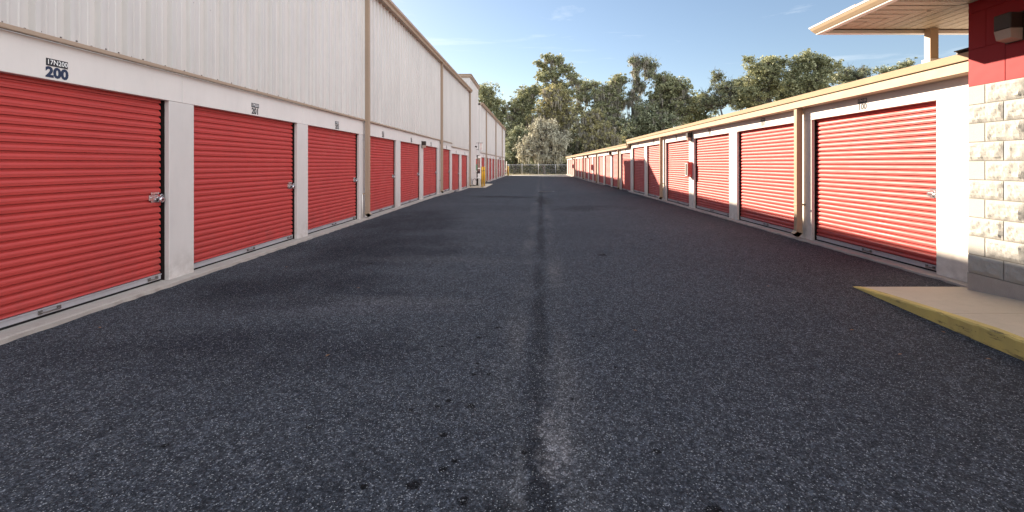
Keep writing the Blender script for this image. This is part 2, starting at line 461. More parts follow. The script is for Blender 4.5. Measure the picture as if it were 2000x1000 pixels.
def leafmat(name, a, b, trans=0.3):
    m = bpy.data.materials.new(name); m.use_nodes = True
    nt = m.node_tree
    nt.nodes.remove(nt.nodes['Principled BSDF'])
    gi = N(m, 'ShaderNodeNewGeometry')
    r = N(m, 'ShaderNodeValToRGB')
    r.color_ramp.elements[0].color = (*a, 1); r.color_ramp.elements[1].color = (*b, 1)
    L(m, gi.outputs['Random Per Island'], r.inputs['Fac'])
    d = N(m, 'ShaderNodeBsdfDiffuse'); t = N(m, 'ShaderNodeBsdfTranslucent'); gl = N(m, 'ShaderNodeBsdfGlossy', Roughness=0.45)
    gl.inputs['Color'].default_value = (0.6, 0.6, 0.55, 1)
    L(m, r.outputs['Color'], d.inputs['Color']); L(m, r.outputs['Color'], t.inputs['Color'])
    mxs = N(m, 'ShaderNodeMixShader'); mxs.inputs[0].default_value = trans
    L(m, d.outputs[0], mxs.inputs[1]); L(m, t.outputs[0], mxs.inputs[2])
    m2 = N(m, 'ShaderNodeMixShader'); m2.inputs[0].default_value = 0.05
    L(m, mxs.outputs[0], m2.inputs[1]); L(m, gl.outputs[0], m2.inputs[2])
    L(m, m2.outputs[0], nt.nodes['Material Output'].inputs['Surface'])
    return m
M['leaf_shrub'] = leafmat('dark shrub leaves', (0.025, 0.035, 0.018), (0.11, 0.12, 0.06))
M['leaf_oak'] = leafmat('oak leaves', (0.11, 0.13, 0.07), (0.56, 0.56, 0.33))
M['leaf_dark'] = leafmat('dark leaves', (0.09, 0.11, 0.065), (0.44, 0.46, 0.29), 0.25)
M['leaf_gold'] = leafmat('yellow green leaves', (0.17, 0.165, 0.075), (0.60, 0.54, 0.28))
M['leaf_pale'] = leafmat('pale dry leaves', (0.25, 0.24, 0.18), (0.74, 0.71, 0.55), 0.3)
M['moss'] = leafmat('hanging moss', (0.24, 0.225, 0.18), (0.48, 0.44, 0.36), 0.3)
m = M['bark'] = mat('bark', (0.12, 0.10, 0.085), 0.9, 0.15)
setcol(m, mix(m, noise_fac(m, 5, 5, 0.35, 0.7, (1, 1, 0.25)), (0.06, 0.05, 0.043), (0.20, 0.18, 0.155)))

# ------------------------------------------------------------------ ground heights
def lerp(t, tab):
    if t <= tab[0][0]: return tab[0][1]
    for (a, va), (b, vb) in zip(tab, tab[1:]):
        if t <= b:
            k = (t-a)/(b-a); k = k*k*(3-2*k)
            return va + (vb-va)*k
    return tab[-1][1]
GL = [(-10, 0), (20, 0), (28, -0.15), (45, -0.20), (66, -0.25), (80, -0.33)]
GR = [(-10, 0.03), (20, 0.03), (28, -0.01), (45, -0.06), (66, -0.12), (80, -0.30)]
def gz(x, y):
    t = max(0.0, min(1.0, (x + 4.3) / 9.3))
    e = lerp(y, GL)*(1-t) + lerp(y, GR)*t
    if y < 60: e -= 0.035 * math.exp(-((x-0.1)/1.6)**2) * min(1, (60-y)/20)
    return e

def sheet(name, xs, ys, dz, m, kind='structure', keep=None):
    b = MB()
    nx = len(xs)
    b.pts([(x, y, gz(x, y) + dz) for y in ys for x in xs])
    for j in range(len(ys)-1):
        for i in range(nx-1):
            k = j*nx+i
            b.f.append((k, k+1, k+nx+1, k+nx)); b.mi.append(0); b.sm.append(True)
    o = b.build(name, m)
    return tag(o, kind=kind)
def fr(a, b, n): return [a + (b-a)*i/n for i in range(n+1)]
sheet('ground', [-400, -150, -60, -20] + fr(-12, 14, 13) + [25, 60, 150, 400], [-60, -15] + fr(-8, 100, 54) + [130, 200, 400, 900], -0.05, M['ground'])
sheet('road', fr(-5.2, 6.3, 46), fr(-7, 67.5, 149), 0, M['asphalt'])
sheet('pavement', fr(-9, 7.2, 20), fr(67.5, 72.5, 6), 0.0, M['pad'])

# ------------------------------------------------------------------ wall frames: s along, d out towards the alley, z
def frameL(s, d, z): return (-4.43 + d, s, z)
def frameR(s, d, z): return (5.15 - d, s, z)
_a = math.atan(0.0096)
def frameF(s, d, z):
    return (-(4.26 - 0.0096*(s-35.5)) + d*math.cos(_a), s - d*math.sin(_a), z)

def text_mesh(txt, size, off=0.0, sx=1.0):
    cu = bpy.data.curves.new('t', 'FONT')
    cu.body = txt; cu.size = size; cu.align_x = 'CENTER'; cu.align_y = 'CENTER'; cu.offset = off
    cu.resolution_u = 3; cu.extrude = 0.0
    to = bpy.data.objects.new('t', cu)
    COL.objects.link(to)
    bpy.context.view_layer.update()
    me = bpy.data.meshes.new_from_object(to.evaluated_get(bpy.context.evaluated_depsgraph_get()))
    V = [(v.co.x*sx, v.co.y, v.co.z) for v in me.vertices]
    F = [tuple(p.vertices) for p in me.polygons]
    bpy.data.objects.remove(to); bpy.data.curves.remove(cu); bpy.data.meshes.remove(me)
    return V, F
def add_text(b, txt, size, P, off=0.0, sx=1.0, mi=0):
    """P(u,v)-> point fed to b.T"""
    V, F = text_mesh(txt, size, off, sx)
    k = b.pts([P(v[0], v[1]) for v in V])
    for f in F: b.f.append(tuple(k+i for i in f)); b.mi.append(mi); b.sm.append(False)

# ------------------------------------------------------------------ a roll-up door
RIB = 0.0775
def door_profile(z0, z1):
    pts = []
    z = z1
    while z > z0 + 1e-4:
        for dz, d in ((0, 0.0), (0.007, 0.0), (0.018, 0.014), (0.030, 0.0205), (0.043, 0.0225), (0.0455, 0.0195), (0.048, 0.0225), (0.0660, 0.0215), (0.0700, 0.0)):
            zz = z - dz
            if zz < z0: break
            pts.append((d, zz))
        z -= RIB
    pts.append((0.0, z0))
    return pts
def roll_up_door(parent, T, s0, s1, zb, zt, latch_s=None, flip=1, padlock=True, detail=True):
    """the opening spans s0..s1; the curtain lies 0.085 behind the wall face"""
    rec = -0.085
    b = MB(T)
    pr = door_profile(zb + 0.085, zt + 0.03)
    a0, a1 = s0 + 0.035, s1 - 0.035
    k = b.pts([(a0, rec - 0.012 + d, z) for d, z in pr] + [(a1, rec - 0.012 + d, z) for d, z in pr])
    n = len(pr)
    for i in range(n-1):
        b.f.append((k+i, k+i+1, k+n+i+1, k+n+i)); b.mi.append(0); b.sm.append(False)
    door = b.build('roll_up_door', M['red_door'], parent)
    # bottom bar and seal
    b = MB(T)
    b.box((a0, rec - 0.02, zb + 0.022), (a1, rec + 0.014, zb + 0.083), 0, 0.003)
    b.box((a0, rec - 0.004, zb + 0.075), (a1, rec + 0.022, zb + 0.085))
    b.box((a0 + 0.004, rec - 0.012, zb), (a1 - 0.004, rec + 0.006, zb + 0.021), 1)
    b.build('bottom_bar', [M['galv'], M['rubber']], door)
    # guides beside the curtain
    for s in (s0, s1):
        q = 1 if s == s0 else -1
        b = MB(T)
        b.box((s + q*0.001, -0.135, zb), (s + q*0.034, -0.105, zt))
        b.box((s + q*0.001, -0.1051, zb), (s + q*0.006, -0.055, zt))
        b.build('guide_track', M['dark'], door)
    if detail:
        # lift handle in the middle of the bottom bar and a stop at one end
        sc = (s0+s1)/2
        for cc, w in ((sc, 0.10), (s1 - 0.16 if flip > 0 else s0 + 0.16, 0.07)):
            b = MB(T)
            b.box((cc - w, rec + 0.0145, zb + 0.036), (cc - w + 0.035, rec + 0.026, zb + 0.074), 0, 0.003)
            b.box((cc + w - 0.035, rec + 0.0145, zb + 0.036), (cc + w, rec + 0.026, zb + 0.074), 0, 0.003)
            b.tube([(cc - w + 0.01, rec + 0.026, zb + 0.055), (cc - w*0.5, rec + 0.048, zb + 0.052), (cc + w*0.5, rec + 0.048, zb + 0.052), (cc + w - 0.01, rec + 0.026, zb + 0.055)], 0.008, 6)
            b.build('handle', M['screw'], door)
    if latch_s is not None:
        zc = zb + 1.01
        q = -flip
        b = MB(T)
        r2 = rec + 0.008
        b.box((latch_s, r2, zc - 0.055), (latch_s + q*0.115, r2 + 0.005, zc - 0.025), 0, 0.002)
        b.box((latch_s, r2, zc + 0.040), (latch_s + q*0.115, r2 + 0.005, zc + 0.068), 0, 0.002)
        b.box((latch_s + q*0.02, r2, zc - 0.03), (latch_s + q*0.15, r2 + 0.012, zc + 0.035), 0, 0.002)
        b.box((latch_s - q*0.04, r2 + 0.012, zc - 0.006), (latch_s + q*0.14, r2 + 0.024, zc + 0.014), 0, 0.003)
        b.build('latch', M['steel'], door)
        if padlock:
            b = MB(T)
            cs = latch_s + q*0.005
            rings = []
            for dd, rr in ((0.026, 0.026), (0.03, 0.034), (0.05, 0.034), (0.054, 0.026)):
                rings.append([(cs + rr*math.cos(t), r2 + dd, zc - 0.025 + rr*math.sin(t)) for t in (2*math.pi*i/14 for i in range(14))])
            b.loft(rings, 0, True, True, True)
            b.box((cs - 0.010, r2 + 0.0545, zc - 0.035), (cs + 0.010, r2 + 0.058, zc - 0.015), 1)
            b.tube([(cs - 0.018, r2 + 0.04, zc + 0.005), (cs - 0.018, r2 + 0.04, zc + 0.03), (cs, r2 + 0.04, zc + 0.042), (cs + 0.018, r2 + 0.04, zc + 0.03), (cs + 0.018, r2 + 0.04, zc + 0.005)], 0.005, 6)
            b.build('padlock', [M['steel'], M['ink']], door)
    return door

def number_sign(parent, T, sc, zt, num, side, wide=False):
    """plate reading 17N### above black digits"""
    q = 1 if side == 'L' else -1
    b = MB(T)
    b.box((sc - 0.097, 0.0, zt + 0.128), (sc + 0.097, 0.004, zt + 0.196))
    add_text(b, '17N%s' % num, 0.062, lambda u, v: (sc + q*u, 0.0065, zt + 0.162 + v), 0.0008, 0.92, 1)
    b.build('number_plate', [M['ink'], M['white']], parent)
    b = MB(T)
    if wide:
        add_text(b, str(num), 0.128, lambda u, v: (sc + q*u, 0.004, zt + 0.067 + v), 0.0065, 1.05)
        b.build('unit_number', M['navy'], parent)
    else:
        add_text(b, str(num), 0.128, lambda u, v: (sc + q*u, 0.004, zt + 0.067 + v), 0.0050, 0.98)
        b.build('unit_number', M['ink'], parent)

def downspout(parent, T, s, z0, z1, m, w=0.10, dep=0.11, gap=0.045, kick=1):
    b = MB(T)
    b.box((s - w/2, gap, z0 + 0.16), (s + w/2, gap + dep, z1), 0, 0.006)
    for i in (-1, 1):
        b.box((s + i*w*0.18 - 0.004, gap + dep - 0.001, z0 + 0.17), (s + i*w*0.18 + 0.004, gap + dep + 0.003, z1 - 0.01))
    sp = b.build('downspout', m, parent)
    # kicked-out shoe at the foot
    b = MB(T)
    def ring(d0, z0_, d1, z1_):
        return [(s - w/2 - 0.002, d0, z0_), (s + w/2 + 0.002, d0, z0_), (s + w/2 + 0.002, d1, z1_), (s - w/2 - 0.002, d1, z1_)]
    b.loft([ring(gap - 0.002, z0 + 0.165, gap + dep + 0.002, z0 + 0.165), ring(gap - 0.002, z0 + 0.09, gap + dep + 0.002, z0 + 0.135),
            ring(gap + 0.075, z0 + 0.02, gap + 0.165, z0 + 0.085)], 0, False, True, False)
    b.loft([ring(gap + 0.012, z0 + 0.09, gap + dep - 0.01, z0 + 0.125), ring(gap + 0.083, z0 + 0.024, gap + 0.158, z0 + 0.078)], 1, False)
    b.build('elbow', [m, M['dark']], sp)
    b = MB(T)
    b.box((s - w/2 - 0.025, 0.001, z0 + 0.62), (s + w/2 + 0.006, 0.012, z0 + 0.65))
    b.box((s - w/2 - 0.006, 0.012, z0 + 0.62), (s - w/2 - 0.001, gap + dep, z0 + 0.65))
    b.box((s - w/2 - 0.006, gap + dep + 0.004, z0 + 0.62), (s + w/2 + 0.006, gap + dep + 0.007, z0 + 0.65))
    b.build('strap', m, sp)

def siding(parent, T, s0, s1, zb, zt_fn, m):
    """ribbed wall sheet with screw heads; ribs every 0.305 m with two small stiffening ribs between"""
    b = MB(T)
    pts = []
    s = s0
    while s < s1:
        for ds, d in ((0, 0), (0.016, 0.046), (0.062, 0.046), (0.084, 0), (0.14, 0), (0.147, 0.006), (0.157, 0.006), (0.164, 0), (0.222, 0), (0.229, 0.006), (0.239, 0.006), (0.246, 0)):
            if s + ds < s1: pts.append((s + ds, d))
        s += 0.305
    pts.append((s1, 0))
    n = len(pts)
    k = b.pts([(a, d, zb) for a, d in pts] + [(a, d, zt_fn(a)) for a, d in pts])
    for i in range(n-1):
        b.f.append((k+i, k+i+1, k+n+i+1, k+n+i)); b.mi.append(0); b.sm.append(False)
    s = s0
    rnd = random.Random(int(s0*100))
    while s < s1 - 0.1:
        for zz in (zb + 0.03, zb + 0.95, zb + 1.95):
            for o_ in ((0.105, 0.27) if zz < zb + 0.1 else (0.105,)):
                if zz < zt_fn(s) - 0.1 and s + o_ < s1:
                    a = s + o_ + rnd.uniform(-0.012, 0.012); z = zz + rnd.uniform(-0.006, 0.006)
                    b.box((a - 0.006, 0, z - 0.006), (a + 0.006, 0.009, z + 0.006), 1)
        s += 0.305
    return b.build('siding_panel', [m, M['screw']], parent)

def wall_run(parent, T, s0, s1, doors, zb, zt, zh, depth=0.30, segs=None, mcol='cream'):
    """columns between the openings and the header above them, zb slab top, zt opening top, zh header top"""
    edges = [s0] + [e for d in doors for e in d[:2]] + [s1]
    for i in range(0, len(edges), 2):
        a, c = edges[i], edges[i+1]
        if c - a < 0.02: continue
        b = MB(T)
        b.box((a, -0.16, zb - 0.02), (c, 0.0, zt), 0, 0.006)
        b.build('column', M[mcol], parent)
    for i, d in enumerate(doors):
        a = edges[2*i] if i == 0 else (doors[i-1][1] + d[0]) / 2
        c = s1 if i == len(doors)-1 else (d[1] + doors[i+1][0]) / 2
        b = MB(T)
        b.box((a + 0.0015, -0.16, zt + 0.0005), (c - 0.0015, 0.0015, zh), 0, 0.004)
        b.build('header', M['header'], parent)
    b = MB(T)
    b.box((s0, -0.30, zb - 0.1), (s1, -0.165, zh))
    b.build('inner_wall', M['dark'], parent)

# ------------------------------------------------------------------ LEFT storage building
LB = thing('storage_building', (-8.0, 30, 0), 'long two-storey cream storage building with ribbed upper wall and red roll-up doors numbered from 200', 'storage building')
SLABL = 0.047
ZT = CZ + 0.775
ZH = CZ + 1.13
LD = [(-0.15, 2.50), (2.93, 5.56), (5.97, 8.60), (9.01, 11.68), (12.22, 14.87), (15.36, 18.10), (18.58, 21.40), (22.45, 24.77)]
wall_run(LB, frameL, -1.2, 25.02, LD, SLABL, ZT, ZH)
for i, d in enumerate(LD):
    roll_up_door(LB, frameL, d[0], d[1], SLABL, ZT, d[1] - 0.06, 1)
    if i: number_sign(LB, frameL, (d[0] + d[1]) / 2, ZT, 199 + i, 'L', i == 1)
STEP = 0.185
LD2 = [(25.26, 27.97), (28.70, 31.40)]
wall_run(LB, frameL, 25.02, 32.2, LD2, SLABL - STEP, ZT - STEP, ZH - STEP)
for i, d in enumerate(LD2):
    roll_up_door(LB, frameL, d[0], d[1], SLABL - STEP, ZT - STEP, d[1] - 0.06, 1)
    number_sign(LB, frameL, (d[0] + d[1]) / 2, ZT - STEP, 207 + i, 'L')
def eaveL(s): return CZ + 4.42 + 0.0195*s            # underside of the gutter
segs = [(-1.2, 12.0), (12.0, 21.9), (21.9, 32.2)]
for a, c in segs:
    siding(LB, frameL, a + 0.02, c - 0.02, ZH + (0.03 if c < 25 else -STEP + 0.03), eaveL, M['siding'])
b = MB(frameL)
b.box((21.9, -0.16, ZH + 0.0), (25.02, -0.004, ZH + 0.04)); b.build('ledge', M['cream'], LB)
def drip(T, a, c, z):
    b = MB(T)
    b.box((a, 0.002, z - 0.004), (c, 0.058, z + 0.004), 0)
    b.box((a, 0.050, z - 0.002), (c, 0.060, z + 0.036), 0, 0.002)
    b.build('drip_trim', M['tan'], LB)
for a, c in ((-1.2, 5.53), (5.535, 11.94), (12.06, 21.84), (21.96, 25.03)): drip(frameL, a, c, ZH + 0.004)
drip(frameL, 25.03, 31.8, ZH - STEP + 0.004)
b = MB(frameL); b.box((25.02, 0.002, ZH - STEP), (25.05, 0.05, ZH + 0.03)); b.build('corner_trim', M['tan'], LB)
def gutter(parent, T, s0, s1, efn, out, hgt, m, back=0.0):
    b = MB(T)
    prof = [(back, 0.0), (out*0.72, 0.0), (out*0.80, hgt*0.35), (out, hgt*0.62), (out, hgt), (out - 0.02, hgt), (out - 0.02, hgt*0.9), (back, hgt*0.9)]
    rings = [[(s, d, efn(s) + z) for d, z in prof] for s in (s0, s1)]
    b.loft(rings, 0, False, True, True)
    return b.build('gutter', m, parent)
gutter(LB, frameL, -1.2, 12.6, eaveL, 0.25, 0.19, M['tan'])
gutter(LB, frameL, 12.603, 32.19, eaveL, 0.25, 0.19, M['tan'])
for s in (12.0, 21.9, 31.9):
    downspout(LB, frameL, s, SLABL - (STEP if s > 25 else 0), eaveL(s) + 0.01, M['tan'])
# thin conduit beside the first downspout
b = MB(frameL); b.tube([(11.84, 0.02, SLABL), (11.84, 0.02, SLABL + 0.62)], 0.014, 6); b.build('conduit', M['white_trim'], LB)
# roof, back and ends of the near part
b = MB()
b.loft([[(-4.43, y, eaveL(y) + 0.17), (-11.5, y, eaveL(y) + 0.75), (-18.5, y, eaveL(y) + 0.17), (-18.5, y, eaveL(y) + 0.12), (-11.5, y, eaveL(y) + 0.70), (-4.43, y, eaveL(y) + 0.12)] for y in (-1.25, 32.19)], 0, False, True, True)
b.build('roof', M['roofmetal'], LB)
b = MB()
b.box((-18.5, -1.2, -0.3), (-4.74, -1.05, CZ + 4.4)); b.box((-18.5, -1.05, -0.3), (-18.35, 32.2, CZ + 4.4))
b.build('side_wall', M['cream'], LB)
# tower block
TX, TY0, TY1, TZ = -4.39, 32.2, 37.3, CZ + 6.12
b = MB()
b.box((-12.0, TY0, -0.4), (TX, TY1, TZ))
b.box((-12.003, TY0 - 0.006, TZ - 0.25), (TX + 0.004, TY1 + 0.004, TZ - 0.02))
b.build('tower_wall', M['cream'], LB)
b = MB()
k = 0
y = TY0
for q in range(0, 24):                 # ribs on the side that faces down the alley
    x = TX - 0.12 - q*0.305
    b.face([(x, y - 0.001, CZ + 4.9), (x - 0.02, y - 0.03, CZ + 4.9), (x - 0.02, y - 0.03, TZ - 0.26), (x, y - 0.001, TZ - 0.26)])
    b.face([(x - 0.02, y - 0.03, CZ + 4.9), (x - 0.06, y - 0.03, CZ + 4.9), (x - 0.06, y - 0.03, TZ - 0.26), (x - 0.02, y - 0.03, TZ - 0.26)])
    b.face([(x - 0.06, y - 0.03, CZ + 4.9), (x - 0.08, y - 0.001, CZ + 4.9), (x - 0.08, y - 0.001, TZ - 0.26), (x - 0.06, y - 0.03, TZ - 0.26)])
b.build('siding_panel', M['cream'], LB)
b = MB()
for a, c, o in ((0.0, 0.07, 0.06), (0.07, 0.20, 0.10), (0.20, 0.25, 0.14)):
    b.box((-12.0 - o, TY0 - o, TZ + a + 0.001), (TX + o, TY1 + o, TZ + c))
b.build('cornice', M['tan'], LB)
# far part, slightly skewed
ZF = SLABL - 0.24
FZT = CZ + 0.575
FZH = CZ + 0.93
FD = [(38.3, 40.75)] + [(41.45 + q*3.13 + g, 43.95 + q*3.13 + g) for q, g in ((0, 0), (1, 0), (2, 0), (3, .25), (4, .25), (5, .25), (6, .5))]
FD.append((63.6, 65.9))
FD[-2] = (60.75, 63.1)
wall_run(LB, frameF, 37.3, 66.6, FD, ZF, FZT, FZH)
for i, d in enumerate(FD):
    roll_up_door(LB, frameF, d[0], d[1], ZF, FZT, d[1] - 0.06, 1, detail=False)
    number_sign(LB, frameF, (d[0] + d[1]) / 2, FZT, 209 + i, 'L')
def eaveF(s): return CZ + 4.80 + 0.002*s
for a, c in ((37.3, 41.15), (41.15, 50.9), (50.9, 60.4), (60.4, 66.6)):
    siding(LB, frameF, a + 0.02, c - 0.02, FZH + 0.03, eaveF, M['siding'])
    drip(frameF, a + 0.05, c - 0.05, FZH + 0.004)
gutter(LB, frameF, 37.32, 66.7, eaveF, 0.22, 0.20, M['tan'])
for s in (41.15, 50.9, 60.4): downspout(LB, frameF, s, ZF, eaveF(s) + 0.01, M['tan'])
b = MB(frameF)
b.box((37.31, -14, ZF - 0.2), (66.6, -0.31, FZH)); b.box((37.31, -14, FZH), (66.6, -0.01, CZ + 4.85))
b.box((66.6, -14, ZF - 0.2), (66.68, 0.01, CZ + 4.9))
b.build('side_wall', M['cream'], LB)
b = MB(frameF)
b.loft([[(s, 0.05, eaveF(s) + 0.17), (s, -7, eaveF(s) + 0.7), (s, -14, eaveF(s) + 0.17), (s, -14, eaveF(s) + 0.12), (s, -7, eaveF(s) + 0.6), (s, 0.05, eaveF(s) + 0.12)] for s in (37.31, 66.75)], 0, False, True, True)
b.build('roof', M['roofmetal'], LB)
# office entrance on the tower: window with posters, and the white door standing ajar
b = MB()
b.box((TX + 0.002, 35.2, CZ - 0.58), (TX + 0.05, 36.15, CZ + 0.50), 0)
b.box((TX + 0.05, 35.26, CZ - 0.52), (TX + 0.054, 36.09, CZ + 0.44), 1)
b.box((TX + 0.055, 35.3, CZ - 0.45), (TX + 0.058, 36.05, CZ - 0.05), 2)
b.box((TX + 0.055, 35.3, CZ + 0.02), (TX + 0.058, 36.05, CZ + 0.38), 3)
b.build('window', [M['white_trim'], M['glass'], mat('green poster', (0.10, 0.22, 0.10)), mat('red poster', (0.45, 0.08, 0.06))], LB)
b = MB()
dv = Vector((0.24, 0.80, 0)); nv = Vector((-0.80, 0.24, 0)).normalized() * 0.045
P0 = Vector((TX + 0.02, 36.2, 0))
def dp(u, w, z): p = P0 + dv*u + nv*w; return (p.x, p.y, z)
b.T = dp
b.box((0, 0, -0.15), (0.2, 1, CZ + 0.66)); b.box((0.8, 0, -0.15), (1.0, 1, CZ + 0.66))
b.box((0.2, 0, -0.15), (0.8, 1, CZ - 0.75)); b.box((0.2, 0, CZ + 0.5), (0.8, 1, CZ + 0.66)); b.box((0.2, 0, CZ - 0.38), (0.8, 1, CZ - 0.3))
b.box((0.2, 0.4, CZ - 0.75), (0.8, 0.6, CZ - 0.38), 1); b.box((0.2, 0.4, CZ - 0.3), (0.8, 0.6, CZ + 0.5), 1)
b.build('office_door', [M['white_trim'], M['glass']], LB)
b = MB()
b.box((TX + 0.001, 36.18, -0.2), (TX + 0.08, 36.25, CZ + 0.72)); b.box((TX + 0.001, 37.2, -0.2), (TX + 0.08, 37.28, CZ + 0.72)); b.box((TX + 0.001, 36.25, CZ + 0.665), (TX + 0.08, 37.2, CZ + 0.72))
b.build('door_frame', M['bronze'], LB)

# ------------------------------------------------------------------ RIGHT storage row
RB = thing('storage_building', (11.5, 30, 0), 'low storage row with tan roof trim and sunlit red roll-up doors numbered from 100', 'storage building')
SR = 0.062
RZT = CZ + 0.815
RZH = CZ + 1.05
RD = [(5.80, 8.38), (8.85, 11.43), (11.89, 14.47), (14.93, 17.50), (18.02, 20.42), (20.84, 23.30)]
wall_run(RB, frameR, 5.113, 23.62, RD, SR, RZT, RZH, mcol='white_trim')
for i, d in enumerate(RD):
    roll_up_door(RB, frameR, d[0], d[1], SR, RZT, d[0] + 0.06, -1)
    number_sign(RB, frameR, (d[0] + d[1]) / 2, RZT + 0.01, 100 + i, 'R')
RST = 0.19
ZR2 = SR - 0.08
RD2 = [(23.78 + q*2.99, 26.32 + q*2.99) for q in range(14)]
T2 = RZT - RST - 0.02; H2 = RZH - RST
wall_run(RB, frameR, 23.62, 66.3, RD2, ZR2, T2, H2, mcol='white_trim')
for i, d in enumerate(RD2):
    roll_up_door(RB, frameR, d[0], d[1], ZR2, T2, d[0] + 0.06, -1, detail=i < 3)
    if i < 9: number_sign(RB, frameR, (d[0] + d[1]) / 2, T2, 106 + i, 'R')
def eave_row(s0, s1, z):
    b = MB(frameR)
    prof = [(0.0, 0.0), (0.165, 0.0), (0.180, 0.010), (0.186, 0.125), (0.166, 0.125), (0.166, 0.11), (0.0, 0.11)]
    b.loft([[(s, d, z + q) for d, q in prof] for s in (s0, s1)], 0, False, True, True)
    b.build('gutter', M['tanlight'], RB)
    b = MB(frameR)
    prof = [(-0.1, 0.140), (0.203, 0.140), (0.206, 0.150), (0.224, 0.226), (0.195, 0.232), (-0.1, 0.238)]
    b.loft([[(s, d, z + q) for d, q in prof] for s in (s0, s1)], 0, False, True, True)
    b.build('roof_trim', M['tanlight'], RB)
EZ = CZ + 1.045
eave_row(5.113, 14.0, EZ); eave_row(14.003, 23.85, EZ); eave_row(23.852, 66.6, EZ - RST)
b = MB(frameR); b.box((23.70, 0.03, EZ - 0.13), (23.82, 0.16, EZ - 0.001), 0, 0.006); b.build('leader_box', M['tan'], RB)
for s, zb, zt in ((8.63, SR, EZ), (17.78, SR, EZ), (26.52, ZR2, EZ - RST), (35.5, ZR2, EZ - RST), (44.47, ZR2, EZ - RST), (53.44, ZR2, EZ - RST)):
    downspout(RB, frameR, s, zb, zt + 0.01, M['tanlight'] if s < 60 else M['tan'], kick=-1)
b = MB()
for y0, y1, dz in ((5.113, 23.7, 0), (23.7, 66.6, -RST)):
    z = EZ + dz
    b.loft([[(5.23, y, z + 0.235), (9.5, y, z + 0.40), (15.0, y, z + 0.10), (15.0, y, z + 0.04), (9.5, y, z + 0.34), (5.23, y, z + 0.175)] for y in (y0, y1)], 0, False, True, True)
b.build('roof', M['roofmetal'], RB)
b = MB()
b.box((5.46, 66.3, -0.4), (15, 66.45, EZ)); b.box((14.85, 5.2, -0.4), (15, 66.3, EZ - 0.2)); b.box((5.15, 66.3, -0.4), (5.46, 66.45, EZ - RST))
b.build('side_wall', M['tanlight'], RB)

# small dark metal box where the eave meets the office wall
b = MB()
b.box((4.99, 5.13, CZ + 1.243), (5.15, 5.36, CZ + 1.325), 0, 0.008)
b.box((4.975, 5.14, CZ + 1.32), (5.15, 5.37, CZ + 1.332), 0, 0.003)
b.box((4.985, 5.16, CZ + 1.255), (4.989, 5.33, CZ + 1.312), 1)
tag(b.build('floodlight', [M['bronze'], M['dark']], None, (5.05, 5.25, CZ + 1.243)), 'small dark metal floodlight box on the roof trim against the red block wall', 'floodlight')

# ------------------------------------------------------------------ office building
OB = thing('office_building', (9, 2, 0), 'office of pale split-face block below and red painted block above with wide tan eaves', 'office building')
OX, OY = 4.90, 5.11
ZB0 = CZ + 0.866
CRS = 0.2075
def blockrow(bm, y0, y1, z0, z1, rough, seed):
    """one block face on the plane X=OX, from y1 (far) to y0 (near)"""
    ny, nz_ = (max(2, int((y1-y0)/0.018)), 11) if rough else (1, 1)
    P = []
    for j in range(nz_+1):
        for i in range(ny+1):
            y = y0 + (y1-y0)*i/ny; z = z0 + (z1-z0)*j/nz_
            d = 0.004
            if rough:
                e = min(1, min(i, ny-i)/1.8) * min(1, min(j, nz_-j)/1.8)
                nn = noise.fractal(Vector((y*13, z*13, seed*7.3)), 0.7, 2.2, 4)
                chip = max(0, noise.noise(Vector((y*14, z*14, seed*3.1))) - 0.25) * 0.03
                d = 0.003 + e*(0.014 + 0.011*nn)
            P.append((OX - d, y, z))
    k = bm.pts(P)
    for j in range(nz_):
        for i in range(ny):
            q = k + j*(ny+1) + i
            bm.f.append((q, q+1, q+ny+2, q+ny+1)); bm.mi.append(0 if rough else 1); bm.sm.append(False)
bm = MB()
J = 0.009
YN = -4.0
for r in range(10):
    z1 = ZB0 - r*CRS - J/2; z0 = z1 - CRS + J
    y = OY
    first = 0.195 if r % 2 == 0 else 0.39
    k = 0
    while y > YN:
        w = first if k == 0 else 0.395
        blockrow(bm, y - w + J, y, z0, z1, not (k == 0 and r % 2 == 0), r*31 + k)
        y -= w; k += 1
bm.box((OX + 0.001, YN, -0.1), (OX + 0.3, OY - 0.002, ZB0), 2)
bm.box((OX + 0.3, OY - 0.3, -0.1), (14, OY - 0.002, ZB0), 2)
bm.build('block_wall', [M['block'], M['block_smooth'], M['mortar']], OB)
b = MB(); b.box((OX - 0.012, YN, -0.05), (OX + 0.001, OY - 0.001, ZB0 - 10*CRS - 0.003)); b.build('plinth', M['concrete'], OB)
b = MB()
for r in range(3):
    z0 = ZB0 + r*0.405; z1 = z0 + 0.402
    z1 = min(z1, CZ + 1.80)
    y = OY; first = 0.40 if r % 2 == 0 else 0.20; k = 0
    while y > YN:
        w = first if k == 0 else 0.4
        b.box((OX - 0.001, y - w + 0.003, z0 + (0.002 if r else 0)), (OX + 0.05, y, z1 - 0.001), 0, 0.003)
        y -= w; k += 1
b.box((OX + 0.004, YN, ZB0), (OX + 0.3, OY - 0.002, CZ + 1.80)); b.box((OX + 0.3, OY - 0.3, ZB0), (14, OY - 0.002, CZ + 1.80))
b.build('red_wall', M['red_block'], OB)
# soffit with board grooves, mitred at the corner
ex, ey, sz = 3.93, 6.06, CZ + 1.80
b = MB()
w = 0.147
def board(P):      # P: four corners
    b.face(P)
y = ey
